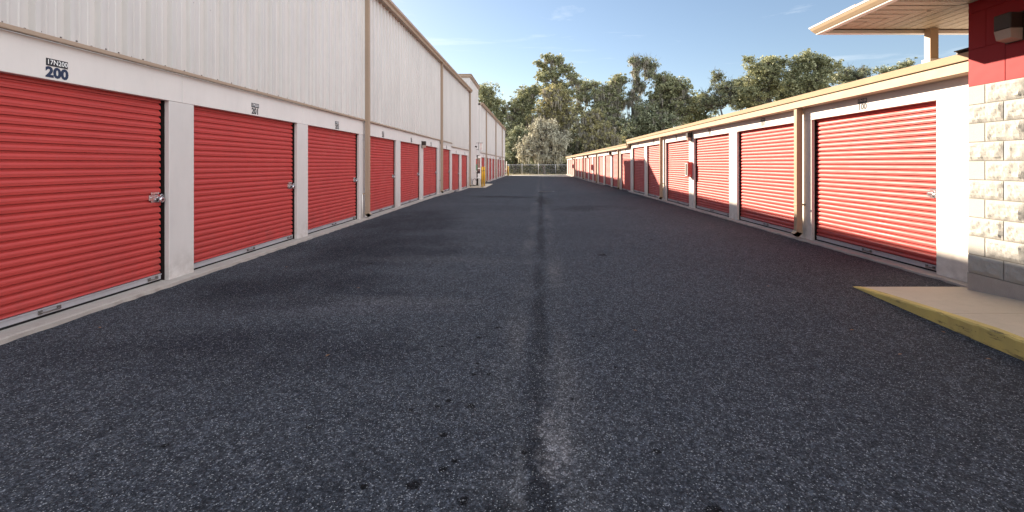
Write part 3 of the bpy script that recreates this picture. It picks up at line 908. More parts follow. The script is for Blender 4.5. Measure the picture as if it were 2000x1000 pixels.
# boards running across under the alley-side eave
cxn = lambda yy: ex + (ey - yy) * (OX - ex) / (ey - OY)      # mitre x at yy
while y > YN:
    y2 = y - w
    xa = min(OX + 0.01, cxn(y)) if y > OY else OX + 0.01
    xb = min(OX + 0.01, cxn(y2)) if y2 > OY else OX + 0.01
    g = 0.02
    b.face([(ex, y - g, sz), (xa if xa > ex else ex + 0.001, y - g, sz), (xb, y2, sz), (ex, y2, sz)])
    b.face([(ex, y - g, sz), (xa if xa > ex else ex + 0.001, y - g, sz), (xa if xa > ex else ex + 0.001, y - g, sz + 0.028), (ex, y - g, sz + 0.028)])
    y = y2
x = ex + 0.02
while x < 14:
    y0_ = ey - (x - ex) * (ey - OY) / (OX - ex) if x < OX else OY - 0.01
    x2 = min(x + w - 0.012, 14)
    y1_ = ey - (x2 - ex) * (ey - OY) / (OX - ex) if x2 < OX else OY - 0.01
    b.face([(x, y0_, sz + 0.002), (x2, y1_, sz + 0.002), (x2, ey, sz + 0.002), (x, ey, sz + 0.002)])
    x += w
b.box((ex - 0.02, YN, sz + 0.028), (14, ey + 0.02, sz + 0.05))
b.build('soffit', M['soffit'], OB)
# fascia and gutter around the eave
FX0, FY0 = 3.858, 6.177
def ringpath(offs):     # list of (out, z) -> loft along near..corner..far
    out = []
    for px, py, mx_, my_ in ((FX0, YN, 1, 0), (FX0, FY0, 1, 1), (14.0, FY0, 0, 1)):
        out.append([(px - o*mx_, py + o*my_, CZ + z) for o, z in offs])
    return out
b = MB()
b.loft(ringpath([(-0.07, 1.755), (0.0, 1.755), (0.004, 1.768), (-0.012, 1.770), (-0.012, 1.80), (-0.07, 1.80)]), 0, False, True, True)
b.build('fascia_lip', M['white_trim'], OB)
b = MB()
b.loft(ringpath([(-0.011, 1.770), (0.010, 1.772), (0.040, 1.812), (0.052, 1.838), (0.052, 1.842), (-0.011, 1.842)]), 0, False, True, True)
b.build('gutter', M['tanlight'], OB)
b = MB()
b.loft(ringpath([(-0.05, 1.845), (0.060, 1.845), (0.066, 1.866), (-0.05, 1.87)]), 0, False, True, True)
b.build('drip_trim', M['white_trim'], OB)
# hip roof of flat tiles, each course a step
b = MB()
pitch = 0.42
rx, ry = FX0 + 0.03, FY0 - 0.03
run = 0.30
for k in range(14):
    o0, o1 = k*run, (k+1)*run + 0.04
    za, zb_ = CZ + 1.875 + o0*pitch + 0.03, CZ + 1.875 + o1*pitch
    P = lambda o, z: [(rx + o, YN, z), (rx + o, ry - o, z), (14, ry - o, z)]
    A, B_, C_ = P(o0, za), P(o1, zb_ + 0.012), P(o0, za - 0.035)
    for i in (0, 1):
        b.face([A[i], A[i+1], B_[i+1], B_[i]])
        b.face([C_[i], C_[i+1], A[i+1], A[i]])
# tile ends along the first course
y = ry - 0.16
k = 0
while y > YN:
    dz_ = 0.010 if k % 2 else 0.0
    b.box((rx - 0.035 + (0.01 if k % 3 else 0), y - 0.27, CZ + 1.868), (rx + 0.36, y, CZ + 1.905 + dz_), 0, 0.006)
    y -= 0.28; k += 1
x = rx + 0.16
while x < 14:
    b.box((x, ry + 0.035, CZ + 1.868), (x + 0.27, ry - 0.3, CZ + 1.905), 0, 0.006); x += 0.28
b.build('roof', M['tile'], OB)
b = MB()
b.box((5.255, 6.0, CZ + 1.27), (5.365, 6.10, CZ + 1.80), 0, 0.004)
b.box((5.235, 5.98, CZ + 1.268), (5.385, 6.12, CZ + 1.392), 1, 0.004)
b.build('post', [M['tanlight'], M['white_trim']], OB)

# ------------------------------------------------------------------ slabs under the walls, sidewalk, kerb
def apron(T, s0, s1, d, zt, name, jag=0.006, seed=1):
    b = MB(T)
    rnd = random.Random(seed)
    ss_ = []
    s = s0
    while s < s1: ss_.append(s); s += 0.12
    ss_.append(s1)
    rows = []
    for s in ss_:
        j = rnd.uniform(-jag, jag)
        rows.append([(s, -0.4, zt), (s, d - 0.012 + j*0.4, zt), (s, d + j, zt - 0.012 + j*0.3), (s, d + j*1.5 + 0.004, zt - 0.12)])
    b.loft(rows, 0, False, False)
    return tag(b.build(name, M['concrete'], None), kind='structure')
apron(frameL, -3, 25.06, 0.13, SLABL, 'concrete_apron', 0.016, 2)
apron(frameL, 25.06, 32.0, 0.16, SLABL - STEP, 'concrete_apron', 0.016, 3)
apron(frameF, 36.5, 67.4, 0.22, ZF, 'concrete_apron', 0.016, 4)
apron(frameR, 4.9, 23.7, 0.13, SR, 'concrete_apron', 0.016, 5)
apron(frameR, 23.7, 66.9, 0.15, ZR2, 'concrete_apron', 0.016, 6)
b = MB()
b.box((-4.4, 31.0, -0.4), (-3.15, 36.6, -0.115), 0, 0.01)
tag(b.build('concrete_pad', M['concrete_pale'], None), kind='structure')

# raised sidewalk in front of the office, ramping down to the asphalt at its far end
def kx(y): return 3.745 + (y - 5.31) * 0.0775
def kh(y): return 0.03 + 0.125 * min(1, max(0, (5.31 - y) / 1.7)) ** 0.8 if y < 5.31 else 0.03
ys = [5.31 - i*0.06 for i in range(0, 150)]
b = MB(); rnd = random.Random(5)
rows = []
for y in ys:
    j = rnd.uniform(-0.004, 0.004)
    rows.append([(kx(y) + 0.09, y, kh(y) + 0.004), (kx(y) + 0.018, y, kh(y) + 0.004), (kx(y) + 0.004 + j, y, kh(y) - 0.008 + j), (kx(y) - 0.012 + j*0.5, y, -0.06)])
b.loft(rows, 0, False, False)
b.face([(kx(5.31) + 0.09, 5.31, 0.034), (kx(5.31), 5.31, 0.034), (kx(5.31) - 0.012, 5.312, -0.05), (kx(5.31) + 0.09, 5.312, -0.05)])
tag(b.build('kerb', M['kerb_yellow'], None), kind='structure')
b = MB()
def slabpiece(y1, y0, g=0.006):
    n = 10
    rows = []
    for i in range(n+1):
        y = y1 + (y0-y1)*i/n
        rows.append([(kx(y) + 0.094, y, kh(y)), (5.3, y, kh(y))])
    b.loft(rows, 0, False, False)
    b.face([(kx(y1) + 0.094, y1, kh(y1)), (5.3, y1, kh(y1)), (5.3, y1, kh(y1) - 0.05), (kx(y1) + 0.094, y1, kh(y1) - 0.05)])
    b.face([(kx(y0) + 0.094, y0, kh(y0)), (5.3, y0, kh(y0)), (5.3, y0, kh(y0) - 0.05), (kx(y0) + 0.094, y0, kh(y0) - 0.05)])
for y1, y0 in ((5.31, 4.073), (4.065, 2.60), (2.592, 1.1), (1.092, -0.4), (-0.408, -3.6)): slabpiece(y1, y0)
tag(b.build('sidewalk', M['concrete_pale'], None), kind='structure')

# ------------------------------------------------------------------ lamps, cabinets, small fixtures
def wall_lamp(T, s, z, label, group=None, big=1.0, sgn=1):
    """bronze wall pack: back plate, hood, translucent lens below"""
    base = Vector(T(s, 0, z))
    t = thing('wall_lamp', base, label, 'wall lamp', group)
    w, h, d = 0.085*big, 0.29*big, 0.155*big
    b = MB(T)
    b.box((s - w - 0.012, 0.003, z), (s + w + 0.012, 0.022, z + h), 0, 0.004)
    b.box((s - w, 0.022, z + h*0.42), (s + w, d, z + h*0.97), 0, 0.010)
    b.build('housing', M['bronze'], t)
    b = MB(T)
    b.loft([[(s - w*0.94, 0.024, z + h*0.419), (s + w*0.94, 0.024, z + h*0.419), (s + w*0.94, d*0.97, z + h*0.419), (s - w*0.94, d*0.97, z + h*0.419)],
            [(s - w*0.90, 0.024, z + h*0.02), (s + w*0.90, 0.024, z + h*0.02), (s + w*0.88, d*0.86, z + h*0.10), (s - w*0.88, d*0.86, z + h*0.10)]], 0, False, True, True)
    b.build('lens', M['lens'], t)
    return t
frameO = lambda s, d, z: (OX - d, s, z)
wall_lamp(frameO, 4.60, CZ + 1.235, 'large dark bronze wall lamp on the red block wall of the office', None, 1.0)
wall_lamp(frameL, 18.34, CZ + 0.64, 'bronze wall lamp on the left building beside the fifth numbered door', 'wall lamps on the storage buildings')
wall_lamp(frameF, 57.05, FZT + 0.0, 'small far wall lamp on the left building past the yellow bollards', 'wall lamps on the storage buildings', 0.9)
wall_lamp(frameR, 14.70, CZ + 0.74, 'nearest bronze wall lamp on the low row, above the red extinguisher cabinet', 'wall lamps on the storage buildings', 0.95)
wall_lamp(frameR, 29.55, T2 - 0.08, 'second wall lamp along the low row, under the lower roof trim', 'wall lamps on the storage buildings', 0.95)
wall_lamp(frameR, 41.5, T2 - 0.08, 'third wall lamp along the low row, above the middle extinguisher cabinet', 'wall lamps on the storage buildings', 0.95)
wall_lamp(frameR, 56.5, T2 - 0.08, 'farthest wall lamp near the fence end of the low row', 'wall lamps on the storage buildings', 0.95)

def cabinet(s, z, label):
    t = thing('extinguisher_cabinet', frameR(s, 0, z), label, 'fire cabinet', 'red fire extinguisher cabinets on the low row')
    b = MB(frameR)
    w, h, d = 0.125, 0.48, 0.155
    b.box((s - w, 0.003, z), (s + w, d, z + h), 0, 0.006)
    b.build('body', M['red_sign'], t)
    b = MB(frameR)
    b.box((s - w + 0.02, d + 0.001, z + 0.03), (s + w - 0.02, d + 0.012, z + 0.055)); b.box((s - w + 0.02, d + 0.001, z + h - 0.055), (s + w - 0.02, d + 0.012, z + h - 0.03))
    b.box((s - w + 0.02, d + 0.001, z + 0.055), (s - w + 0.055, d + 0.012, z + h - 0.055)); b.box((s + w - 0.055, d + 0.001, z + 0.055), (s + w - 0.02, d + 0.012, z + h - 0.055))
    b.box((s - w + 0.055, d + 0.001, z + 0.055), (s + w - 0.055, d + 0.005, z + h - 0.055), 1)
    b.build('glass_door', [M['white_trim'], M['glass']], t)
    b = MB(frameR)
    yy = s - w - 0.002
    word = 'FIRE EXTINGUISHER'
    for i, c in enumerate(word):
        if c != ' ': add_text(b, c, 0.026, lambda u, v, i=i: (yy, 0.085 - u, z + h - 0.045 - i*0.0205 + v), 0.0005, 1.3)
    b.face([(yy, 0.06, z + 0.075), (yy, 0.11, z + 0.075), (yy, 0.085, z + 0.03)])
    for dd in (0.025, 0.14): b.face([(yy, dd, z + 0.02), (yy, dd + 0.005, z + 0.02), (yy, dd + 0.005, z + h - 0.02), (yy, dd, z + h - 0.02)])
    b.build('lettering', M['white'], t)
cabinet(14.70, CZ - 0.41, 'nearest red fire extinguisher cabinet, on the pillar after door 102')
cabinet(38.55, CZ - 0.50, 'middle red fire extinguisher cabinet, halfway down the low row')
cabinet(56.4, CZ - 0.50, 'farthest red fire extinguisher cabinet, small, near the fence end')

# hanging sign on the tower
t = thing('hanging_sign', (-4.39, 36.0, CZ + 1.1), 'small white office sign with red letters hanging from the tower wall', 'sign')
b = MB()
b.box((-4.22, 35.97, CZ + 1.08), (-4.195, 36.0, CZ + 1.72)); b.box((-4.385, 35.97, CZ + 1.66), (-3.86, 36.0, CZ + 1.69))
b.box((-4.385, 35.97, CZ + 1.14), (-4.195, 36.0, CZ + 1.17))
b.build('bracket', M['bronze'], t)
b = MB(); b.box((-4.14, 35.965, CZ + 1.10), (-3.90, 35.995, CZ + 1.63), 0, 0.004); b.build('panel', M['white_trim'], t)
b = MB()
for i, c in enumerate('OFFICE'): add_text(b, c, 0.10, lambda u, v, i=i: (-4.02 + u, 35.962, CZ + 1.585 - i*0.085 + v), 0.004, 1.2)
b.build('lettering', M['red_sign'], t)
b = MB(); b.tube([(-4.388, 35.1, CZ + 1.36), (-4.33, 35.1, CZ + 1.36), (-4.27, 35.07, CZ + 1.33)], [0.05, 0.045, 0.075], 10)
tag(b.build('security_camera', M['bronze'], None, (-4.39, 35.1, CZ + 1.35)), 'tiny black security camera on the tower wall left of the hanging sign', 'security camera')

# air conditioner on the pad
t = thing('air_conditioner', (-3.85, 33.0, -0.115), 'white outdoor air conditioner unit with dark grille beside the yellow bollards', 'air conditioner')
b = MB(); b.box((-4.0, 32.72, -0.09), (-3.69, 33.5, 0.47), 0, 0.015)
b.box((-3.98, 32.78, -0.115), (-3.93, 33.4, -0.09)); b.box((-3.76, 32.78, -0.115), (-3.71, 33.4, -0.09)); b.build('casing', M['condenser'], t)
b = MB(); b.box((-3.985, 32.705, -0.06), (-3.85, 32.719, 0.44)); 
for i in range(16): b.box((-3.985, 32.699, -0.05 + i*0.03), (-3.85, 32.704, -0.043 + i*0.03), 1)
b.build('coil_grille', [M['dark'], M['bronze']], t)
b = MB(); b.tube([(-3.69 + 0.004, 33.1 + 0.22*math.cos(q/18*2*math.pi), 0.19 + 0.22*math.sin(q/18*2*math.pi)) for q in range(19)], 0.012, 5); 
for i in range(7): b.box((-3.689, 32.9, 0.02 + i*0.055), (-3.682, 33.3, 0.03 + i*0.055))
b.build('fan_guard', M['bronze'], t)
b = MB(); b.tube([(-4.0, 32.9, 0.25), (-4.1, 32.85, 0.42), (-4.24, 32.8, 0.36), (-4.3, 32.8, 0.1), (-4.22, 32.7, -0.03), (-4.05, 32.6, -0.08), (-4.0, 32.8, 0.02)], 0.018, 6)
b.tube([(-4.38, 32.5, -0.08), (-4.2, 32.4, -0.085), (-4.02, 32.6, -0.08)], 0.025, 6)
b.build('hose', M['rubber'], t)
b = MB(); b.box((-4.385, 32.45, 0.0), (-4.30, 32.62, 0.42), 0, 0.006)
tag(b.build('electrical_box', M['galv'], None, (-4.34, 32.5, 0.0)), 'grey electrical box low on the tower wall behind the hose', 'electrical box')

def bollard(x, y, label, r=0.065, h=1.4):
    z = gz(x, y) if y > 40 else -0.115
    t = thing('bollard', (x, y, z), label, 'bollard', 'yellow steel bollards')
    b = MB()
    b.tube([(x, y, z - 0.1), (x, y, z + h - 0.04), (x, y, z + h - 0.012), (x, y, z + h)], [r, r, r*0.75, r*0.2], 18)
    b.build('pipe', M['yellow'], t)
    b = MB(); b.tube([(x, y, z + h - 0.30), (x, y, z + h - 0.275)], r + 0.003, 18); b.build('band', M['bronze'], t)
    b = MB(); b.tube([(x, y, z), (x, y, z + 0.02)], r + 0.06, 14); b.build('footing', M['concrete'], t)
    return t
bollard(-3.42, 31.25, 'nearest yellow bollard, the left one of the pair by the air conditioner')
bollard(-3.37, 32.2, 'right one of the yellow bollard pair by the air conditioner')
bollard(-3.37, 64.6, 'lone yellow bollard at the far left end by the chain-link fence', 0.10, 1.42)

# drain grate
t = thing('drain_grate', (0.8, 25.4, gz(0.8, 25.4)), 'iron drain grate set in the asphalt at the end of the dark valley line', 'drain grate')
z = gz(0.8, 25.4)
b = MB(); 
for a, c in (((0.36, 25.0), (1.24, 25.07)), ((0.36, 25.73), (1.24, 25.8)), ((0.36, 25.07), (0.43, 25.73)), ((1.17, 25.07), (1.24, 25.73))): b.box((a[0], a[1], z - 0.02), (c[0], c[1], z + 0.022))
b.build('frame', M['galv_dark'], t)
b = MB()
for i in range(12): b.box((0.45 + i*0.06, 25.07, z), (0.475 + i*0.06, 25.73, z + 0.016))
b.build('bars', M['bronze'], t)
b = MB(); b.face([(0.43, 25.07, z + 0.006), (1.17, 25.07, z + 0.006), (1.17, 25.73, z + 0.006), (0.43, 25.73, z + 0.006)]); b.build('pit', M['dark'], t)

# ------------------------------------------------------------------ fence at the far end
FY = 74.0
t = thing('chain_link_fence', (0, FY, -0.33), 'galvanised chain-link fence with pipe posts across the far end of the alley', 'fence')
fz = -0.33
posts = [-30, -26, -22, -18, -14, -10, -6.7, -3.75, -1.60, 1.08, 3.85, 6.6, 9.5, 13, 17]
for x in posts:
    b = MB(); b.tube([(x, FY, fz - 0.1), (x, FY, fz + 1.72 + (0.12 if x in (1.08, -1.6) else 0.0)), (x, FY, fz + 1.76 + (0.12 if x in (1.08, -1.6) else 0.0))], [0.042, 0.042, 0.02], 8); b.build('post', M['galv'], t)
b = MB(); b.tube([(-30, FY, fz + 1.68), (17, FY, fz + 1.68)], 0.026, 6); b.build('top_rail', M['galv'], t)
b = MB()
def wire(p, q, r=0.002):
    (x0, z0), (x1, z1) = p, q
    b.face([(x0 - r, FY + 0.03, z0), (x0 + r, FY + 0.03, z0), (x1 + r, FY + 0.03, z1), (x1 - r, FY + 0.03, z1)])
x = -12.0
while x < 10:
    wire((x, fz), (x + 1.68, fz + 1.68)); wire((x, fz), (x - 1.68, fz + 1.68)); x += 0.11
b.build('wire_mesh', M['galv'], t)
b = MB(); b.box((-30, FY - 0.25, fz - 0.1), (17, FY - 0.12, fz + 0.07), 0, 0.01)
tag(b.build('kerb', M['pad'], None), kind='structure')
# white marker pole left of the far bollard
b = MB(); b.tube([(-4.05, 72.5, -0.3), (-4.05, 72.5, CZ + 0.42), (-4.05, 72.5, CZ + 0.46)], [0.06, 0.06, 0.02], 8)
tag(b.build('marker_pole', M['white_trim'], None, (-4.05, 72.5, -0.3)), 'thin white pole behind the lone yellow bollard at the far left corner', 'pole')

# ------------------------------------------------------------------ parked red pickup, mostly hidden behind the left building
cx0, cy0, cz0 = -6.45, 71.3, -0.29
t = thing('parked_car', (cx0, cy0, cz0), 'red car peeking out from behind the far left building corner', 'car')
b = MB(lambda x, y, z: (cx0 + x, cy0 + y, cz0 + z))
sec = [(-2.2, .45, .78), (-2.1, .32, .88), (-1.2, .28, .98), (1.3, .28, .95), (2.15, .34, .86), (2.25, .45, .74)]
b.loft([[(x, -0.85, a), (x, 0.85, a), (x, 0.9, (a+c)/2), (x, 0.84, c), (x, -0.84, c), (x, -0.9, (a+c)/2)] for x, a, c in sec], 0, True, True, True)
b.build('body', M['red_sign'], t)
b = MB(lambda x, y, z: (cx0 + x, cy0 + y, cz0 + z))
b.loft([[(x, -y, .94), (x, y, .94), (x2, y2, 1.45), (x2, -y2, 1.45)] for x, y, x2, y2 in ((-1.5, .8, -1.0, .64), (-.9, .8, -.8, .66), (.6, .8, .3, .66), (1.1, .8, .6, .64))], 0, False, True, True)
b.build('cabin', M['glass'], t)
for x in (-1.35, 1.4):
    for y in (-0.82, 0.82):
        b = MB(lambda a, c, z: (cx0 + a, cy0 + c, cz0 + z)); b.tube([(x, y - 0.1, .32), (x, y + 0.1, .32)], 0.32, 16); b.build('wheel', M['rubber'], t)
b = MB(lambda x, y, z: (cx0 + x, cy0 + y, cz0 + z)); b.box((2.2, -0.7, .38), (2.32, 0.7, .50), 0, 0.02); b.build('bumper', M['galv'], t)
for y in (-0.66, 0.66):
    b = MB(lambda x, y_, z: (cx0 + x, cy0 + y_, cz0 + z)); b.box((2.18, y - 0.14, .6), (2.262, y + 0.14, .74), 0, 0.02); b.build('headlight', M['white_trim'], t)

# ------------------------------------------------------------------ trees
def leafmesh(C, R, per, size, rs, flat=0.8, droop=0.0):
    """per leaf quads in each clump centre C with radius R"""
    n = len(C) * per
    ce = np.repeat(np.array(C), per, 0); ra = np.repeat(np.array(R), per)
    d = rs.normal(size=(n, 3)); d /= np.linalg.norm(d, axis=1)[:, None]
    rr = ra * rs.uniform(0.15, 1, n) ** 0.6
    p = ce + d * rr[:, None] * np.array([1, 1, flat])
    if droop: p[:, 2] -= droop * rr
    nrm = rs.normal(size=(n, 3)) + np.array([0, 0, 0.7]); nrm /= np.linalg.norm(nrm, axis=1)[:, None]
    u = np.cross(nrm, rs.normal(size=(n, 3))); u /= np.linalg.norm(u, axis=1)[:, None]
    w = np.cross(nrm, u)
    s = size * rs.uniform(0.55, 1.3, n)[:, None]
    a = p + u*s; c = p - u*s; b2 = p + w*s*0.55; d2 = p - w*s*0.55
    return np.stack([a, b2, c, d2], 1).reshape(-1, 3)
def quads_obj(name, V, m, parent, org):
    n = len(V)//4
    me = bpy.data.meshes.new(name)
    me.vertices.add(len(V)); me.loops.add(len(V)); me.polygons.add(n)
    me.vertices.foreach_set('co', (V - np.array(org[:])).astype(np.float32).ravel())
    me.loops.foreach_set('vertex_index', np.arange(len(V), dtype=np.int32))
    me.polygons.foreach_set('loop_start', np.arange(0, len(V), 4, dtype=np.int32))
    me.polygons.foreach_set('loop_total', np.full(n, 4, dtype=np.int32))
    me.materials.append(m); me.update(calc_edges=True)
    o = bpy.data.objects.new(name, me); COL.objects.link(o)
    if parent is not None: o.parent = parent
    else: o.location = org
    ORG[o.name] = Vector(org)
    return o

def px(x, y, d):      # a point of the place seen at photo pixel (x, y) at distance d down the alley
    return ((x - 1038.7) * d / 889.0, CZ + (320.6 - y) * d / 889.0)

def tree(name, label, d, basex, blobs, leaf, seed, dens=1.0, moss=0.0, r0=0.4, lsize=0.17, group=None, bare=0.0, lean=0.0, fill=True, mossmat='moss', airy=False):
    """blobs: (px, py, rx_px, ry_px) crown masses seen in the photo, given depth of their own here"""
    rs = np.random.RandomState(seed); rnd = random.Random(seed)
    bx = (basex - 1038.7) * d / 889.0
    gz0 = -0.45
    t = thing(name, (bx, d, gz0), label, 'tree', group)
    k = d / 889.0
    bl = []
    for (x, y, rx_, ry_) in blobs:
        X_, Z_ = px(x, y, d)
        q_ = 0.95 if airy else 1.0
        bl.append((Vector((X_, d + rnd.uniform(-0.6, 0.6) * rx_*k, Z_)), rx_*k*1.02*q_, ry_*k*1.15*q_))
    if fill:
        for c, rx_, rz_ in list(bl):
            q = c.lerp(Vector((bx, d, c.z)), rnd.uniform(0.15, 0.5)) - Vector((rnd.uniform(-.5, .5), 0, rz_*rnd.uniform(0.8, 1.5)))
            if q.z > 2.5: bl.append((q, rx_*0.85, rz_*1.0))
    lowz = min(c.z - r for c, _, r in bl)
    topz = max(c.z for c, _, r in bl)
    tb = MB()
    # trunk: wanders from the base to near the highest mass
    top = max(bl, key=lambda q: q[0].z)[0]
    P = [Vector((bx, d, gz0 - 0.2))]
    n = 9
    for i in range(1, n+1):
        f_ = i/n
        q = Vector((bx, d, gz0)).lerp(top, f_)
        amp = 0.10 * (top.z - gz0) * math.sin(f_*math.pi) * 0.6
        q += Vector((amp*(rnd.uniform(-1, 1)*0.5 + lean), amp*rnd.uniform(-1, 1), 0))
        P.append(q)
    rad = [r0*(1 - 0.85*i/n)**0.9 for i in range(n+1)]; rad[0] *= 1.35
    tb.tube(P, rad, 8)
    C, R = [], []
    TW = []
    for c, rx_, rz_ in bl:
        # a limb to the mass
        a = min(range(2, n), key=lambda i: abs(P[i].z - (c.z - rz_*1.1 - (c.x-P[i].x).__abs__()*0.35)))
        mid = P[a].lerp(c, 0.5) + Vector((rnd.uniform(-.4, .4), rnd.uniform(-.6, .6), rnd.uniform(-0.5, 0.7)))
        tb.tube([P[a], P[a].lerp(mid, 0.5) + Vector((rnd.uniform(-.2, .2), 0, -0.2)), mid, c], [rad[a]*0.62, rad[a]*0.5, rad[a]*0.36, 0.06], 6)
        vol = rx_*rx_*rz_
        nb = max(6, int(15*(rx_*rz_)**0.5))
        for j in range(nb):
            v = Vector((rnd.gauss(0, 1), rnd.gauss(0, 1), rnd.gauss(0, 1) + 0.25)).normalized()
            e = rnd.uniform(0.45, 1.25)
            tip = c + Vector((v.x*rx_*e, v.y*rx_*e*0.9, v.z*rz_*e))
            s_ = mid.lerp(c, rnd.uniform(0.2, 1.0))
            m_ = s_.lerp(tip, 0.55) + Vector((rnd.uniform(-.3, .3), rnd.uniform(-.3, .3), rnd.uniform(-.15, .35)))
            tb.tube([s_, m_, tip], [0.085, 0.05, 0.018], 4, caps=False)
            TW.append((m_, tip))
            if rnd.random() < (max(bare, 0.15) if airy else bare): continue
            for q in range(4):
                pnt = m_.lerp(tip, rnd.uniform(0.2, 1.15)) + Vector((rnd.gauss(0, .5), rnd.gauss(0, .5), rnd.gauss(0.05, .25)))
                C.append(pnt[:]); R.append(rnd.uniform(0.22, 0.6))
    if bare:
        for m_, tip in TW:
            for q in range(3):
                e_ = tip + Vector((rnd.uniform(-1, 1), rnd.uniform(-1, 1), rnd.uniform(0.2, 1.4)))
                tb.tube([m_.lerp(tip, 0.8), tip.lerp(e_, 0.5), e_], [0.03, 0.02, 0.008], 3, caps=False)
    tb.build('trunk', M['bark'], t)
    per = int((21 if airy else 24) * dens)
    V = leafmesh(C, R, per, lsize, rs, 0.8)
    quads_obj('crown', V, M[leaf], t, ORG[t.name])
    if moss >= 0.2:
        Q = []
        for m_, tip in TW:
            if rnd.random() > moss: continue
            for q in range(rnd.randint(2, 5)):
                p = m_.lerp(tip, rnd.random())
                ln = rnd.uniform(0.5, 1.9)
                for s_ in range(rnd.randint(5, 10)):
                    o_ = p + Vector((rnd.uniform(-.32, .32), rnd.uniform(-.32, .32), rnd.uniform(-.1, .1)))
                    w_ = rnd.uniform(0.03, 0.09); an = rnd.uniform(0, math.pi)
                    dx_, dy_ = math.cos(an)*w_, math.sin(an)*w_
                    l2 = ln * rnd.uniform(0.5, 1.1)
                    sw = rnd.uniform(-0.12, 0.12)
                    Q += [(o_.x - dx_, o_.y - dy_, o_.z), (o_.x + dx_, o_.y + dy_, o_.z),
                          (o_.x + dx_*0.7 + sw, o_.y + dy_*0.7, o_.z - l2*0.6), (o_.x - dx_*0.5 + sw, o_.y - dy_*0.5, o_.z - l2)]
        if Q: quads_obj('hanging_moss', np.array(Q), M[mossmat], t, ORG[t.name])
    return t

GRP = 'trees beyond the fence and roofs'
T = tree
T('oak_tree', 'airy green tree rising just beyond the far end of the left building roof', 100, 955,
  [(958, 182, 20, 16), (941, 176, 14, 14), (972, 200, 13, 12), (950, 205, 18, 14), (966, 230, 22, 16), (985, 215, 12, 12), (978, 255, 20, 16)], 'leaf_oak', 11, 1.0, 0.15, 0.3, group=GRP, airy=True)
T('oak_tree', 'broad green tree between the left roof end and the tallest oak, leaning right', 98, 1010,
  [(1030, 185, 18, 12), (1012, 205, 20, 12), (1005, 228, 22, 16), (1035, 205, 18, 14), (1000, 258, 26, 18), (1030, 240, 24, 18), (1045, 178, 12, 10)], 'leaf_oak', 12, 0.9, 0.35, 0.4, group=GRP)
T('oak_tree', 'tallest oak, rising behind the pale tree with golden green middle', 95, 1082,
  [(1076, 114, 15, 6), (1060, 124, 10, 7), (1092, 122, 12, 7), (1068, 138, 14, 8), (1104, 136, 11, 7), (1086, 148, 16, 8), (1118, 150, 10, 6), (1058, 156, 14, 8), (1096, 166, 16, 9), (1128, 162, 8, 5), (1070, 176, 18, 9), (1108, 182, 16, 9), (1086, 196, 24, 12)], 'leaf_oak', 13, 1.15, 0.3, 0.55, group=GRP, fill=False)
T('oak_tree', 'golden green mossy tree right in front of the tallest oak', 90, 1078,
  [(1085, 185, 24, 14), (1068, 205, 24, 16), (1100, 200, 20, 14), (1080, 228, 30, 18), (1055, 228, 20, 16), (1108, 230, 18, 16)], 'leaf_gold', 14, 0.9, 0.8, 0.45, group=GRP)
T('oak_tree', 'thin bent tree with sparse top right of the tallest oak', 96, 1158,
  [(1145, 165, 14, 8), (1160, 168, 10, 7), (1132, 178, 12, 9), (1140, 192, 14, 10), (1130, 215, 14, 14)], 'leaf_oak', 15, 0.7, 0.5, 0.3, group=GRP, lean=-0.6, fill=False)
T('oak_tree', 'mossy tree with grey drapes between the thin bent tree and the twisted mossy oak', 94, 1185,
  [(1208, 158, 16, 10), (1190, 175, 20, 12), (1168, 185, 14, 10), (1200, 195, 22, 14), (1175, 212, 22, 14), (1160, 235, 22, 14), (1195, 235, 24, 14)], 'leaf_oak', 16, 0.85, 1.0, 0.45, group=GRP)
T('oak_tree', 'twisted bare-limbed oak hung with grey moss, second highest top', 92, 1232,
  [(1258, 122, 20, 7), (1240, 116, 9, 5), (1275, 128, 9, 6), (1268, 142, 12, 8), (1240, 140, 8, 7), (1252, 165, 14, 12), (1238, 190, 16, 14), (1245, 215, 18, 16)], 'leaf_dark', 17, 0.7, 1.0, 0.55, group=GRP, bare=0.25, lean=0.3, fill=False)
T('oak_tree', 'round dark oak right of the twisted mossy oak', 90, 1300,
  [(1290, 155, 18, 10), (1315, 160, 20, 10), (1300, 178, 30, 14), (1332, 172, 20, 12), (1345, 190, 16, 12), (1280, 190, 20, 14), (1320, 205, 30, 16), (1290, 222, 26, 16), (1345, 215, 20, 14)], 'leaf_oak', 18, 1.0, 0.3, 0.5, group=GRP, airy=True)
T('oak_tree', 'very dark thick tree low behind the step in the right roof', 86, 1262,
  [(1262, 222, 24, 16), (1240, 240, 20, 16), (1280, 245, 26, 14), (1310, 235, 24, 14), (1225, 262, 18, 14), (1262, 262, 24, 12)], 'leaf_dark', 19, 1.0, 0.25, 0.4, group=GRP)
T('oak_tree', 'grey mossy tree low between the pale tree and the right roof', 84, 1165,
  [(1160, 225, 18, 14), (1140, 245, 18, 16), (1175, 250, 22, 14), (1150, 272, 22, 14), (1190, 272, 20, 12)], 'leaf_gold', 20, 0.55, 1.0, 0.35, group=GRP)
T('oak_tree', 'half bare spiky tree left of the rounded crown over the right roof', 86, 1412,
  [(1412, 172, 24, 14), (1395, 190, 20, 14), (1432, 180, 20, 12), (1420, 200, 30, 14), (1380, 205, 18, 12), (1405, 150, 12, 10)], 'leaf_dark', 21, 0.75, 0.1, 0.3, group=GRP, bare=0.35, fill=False)
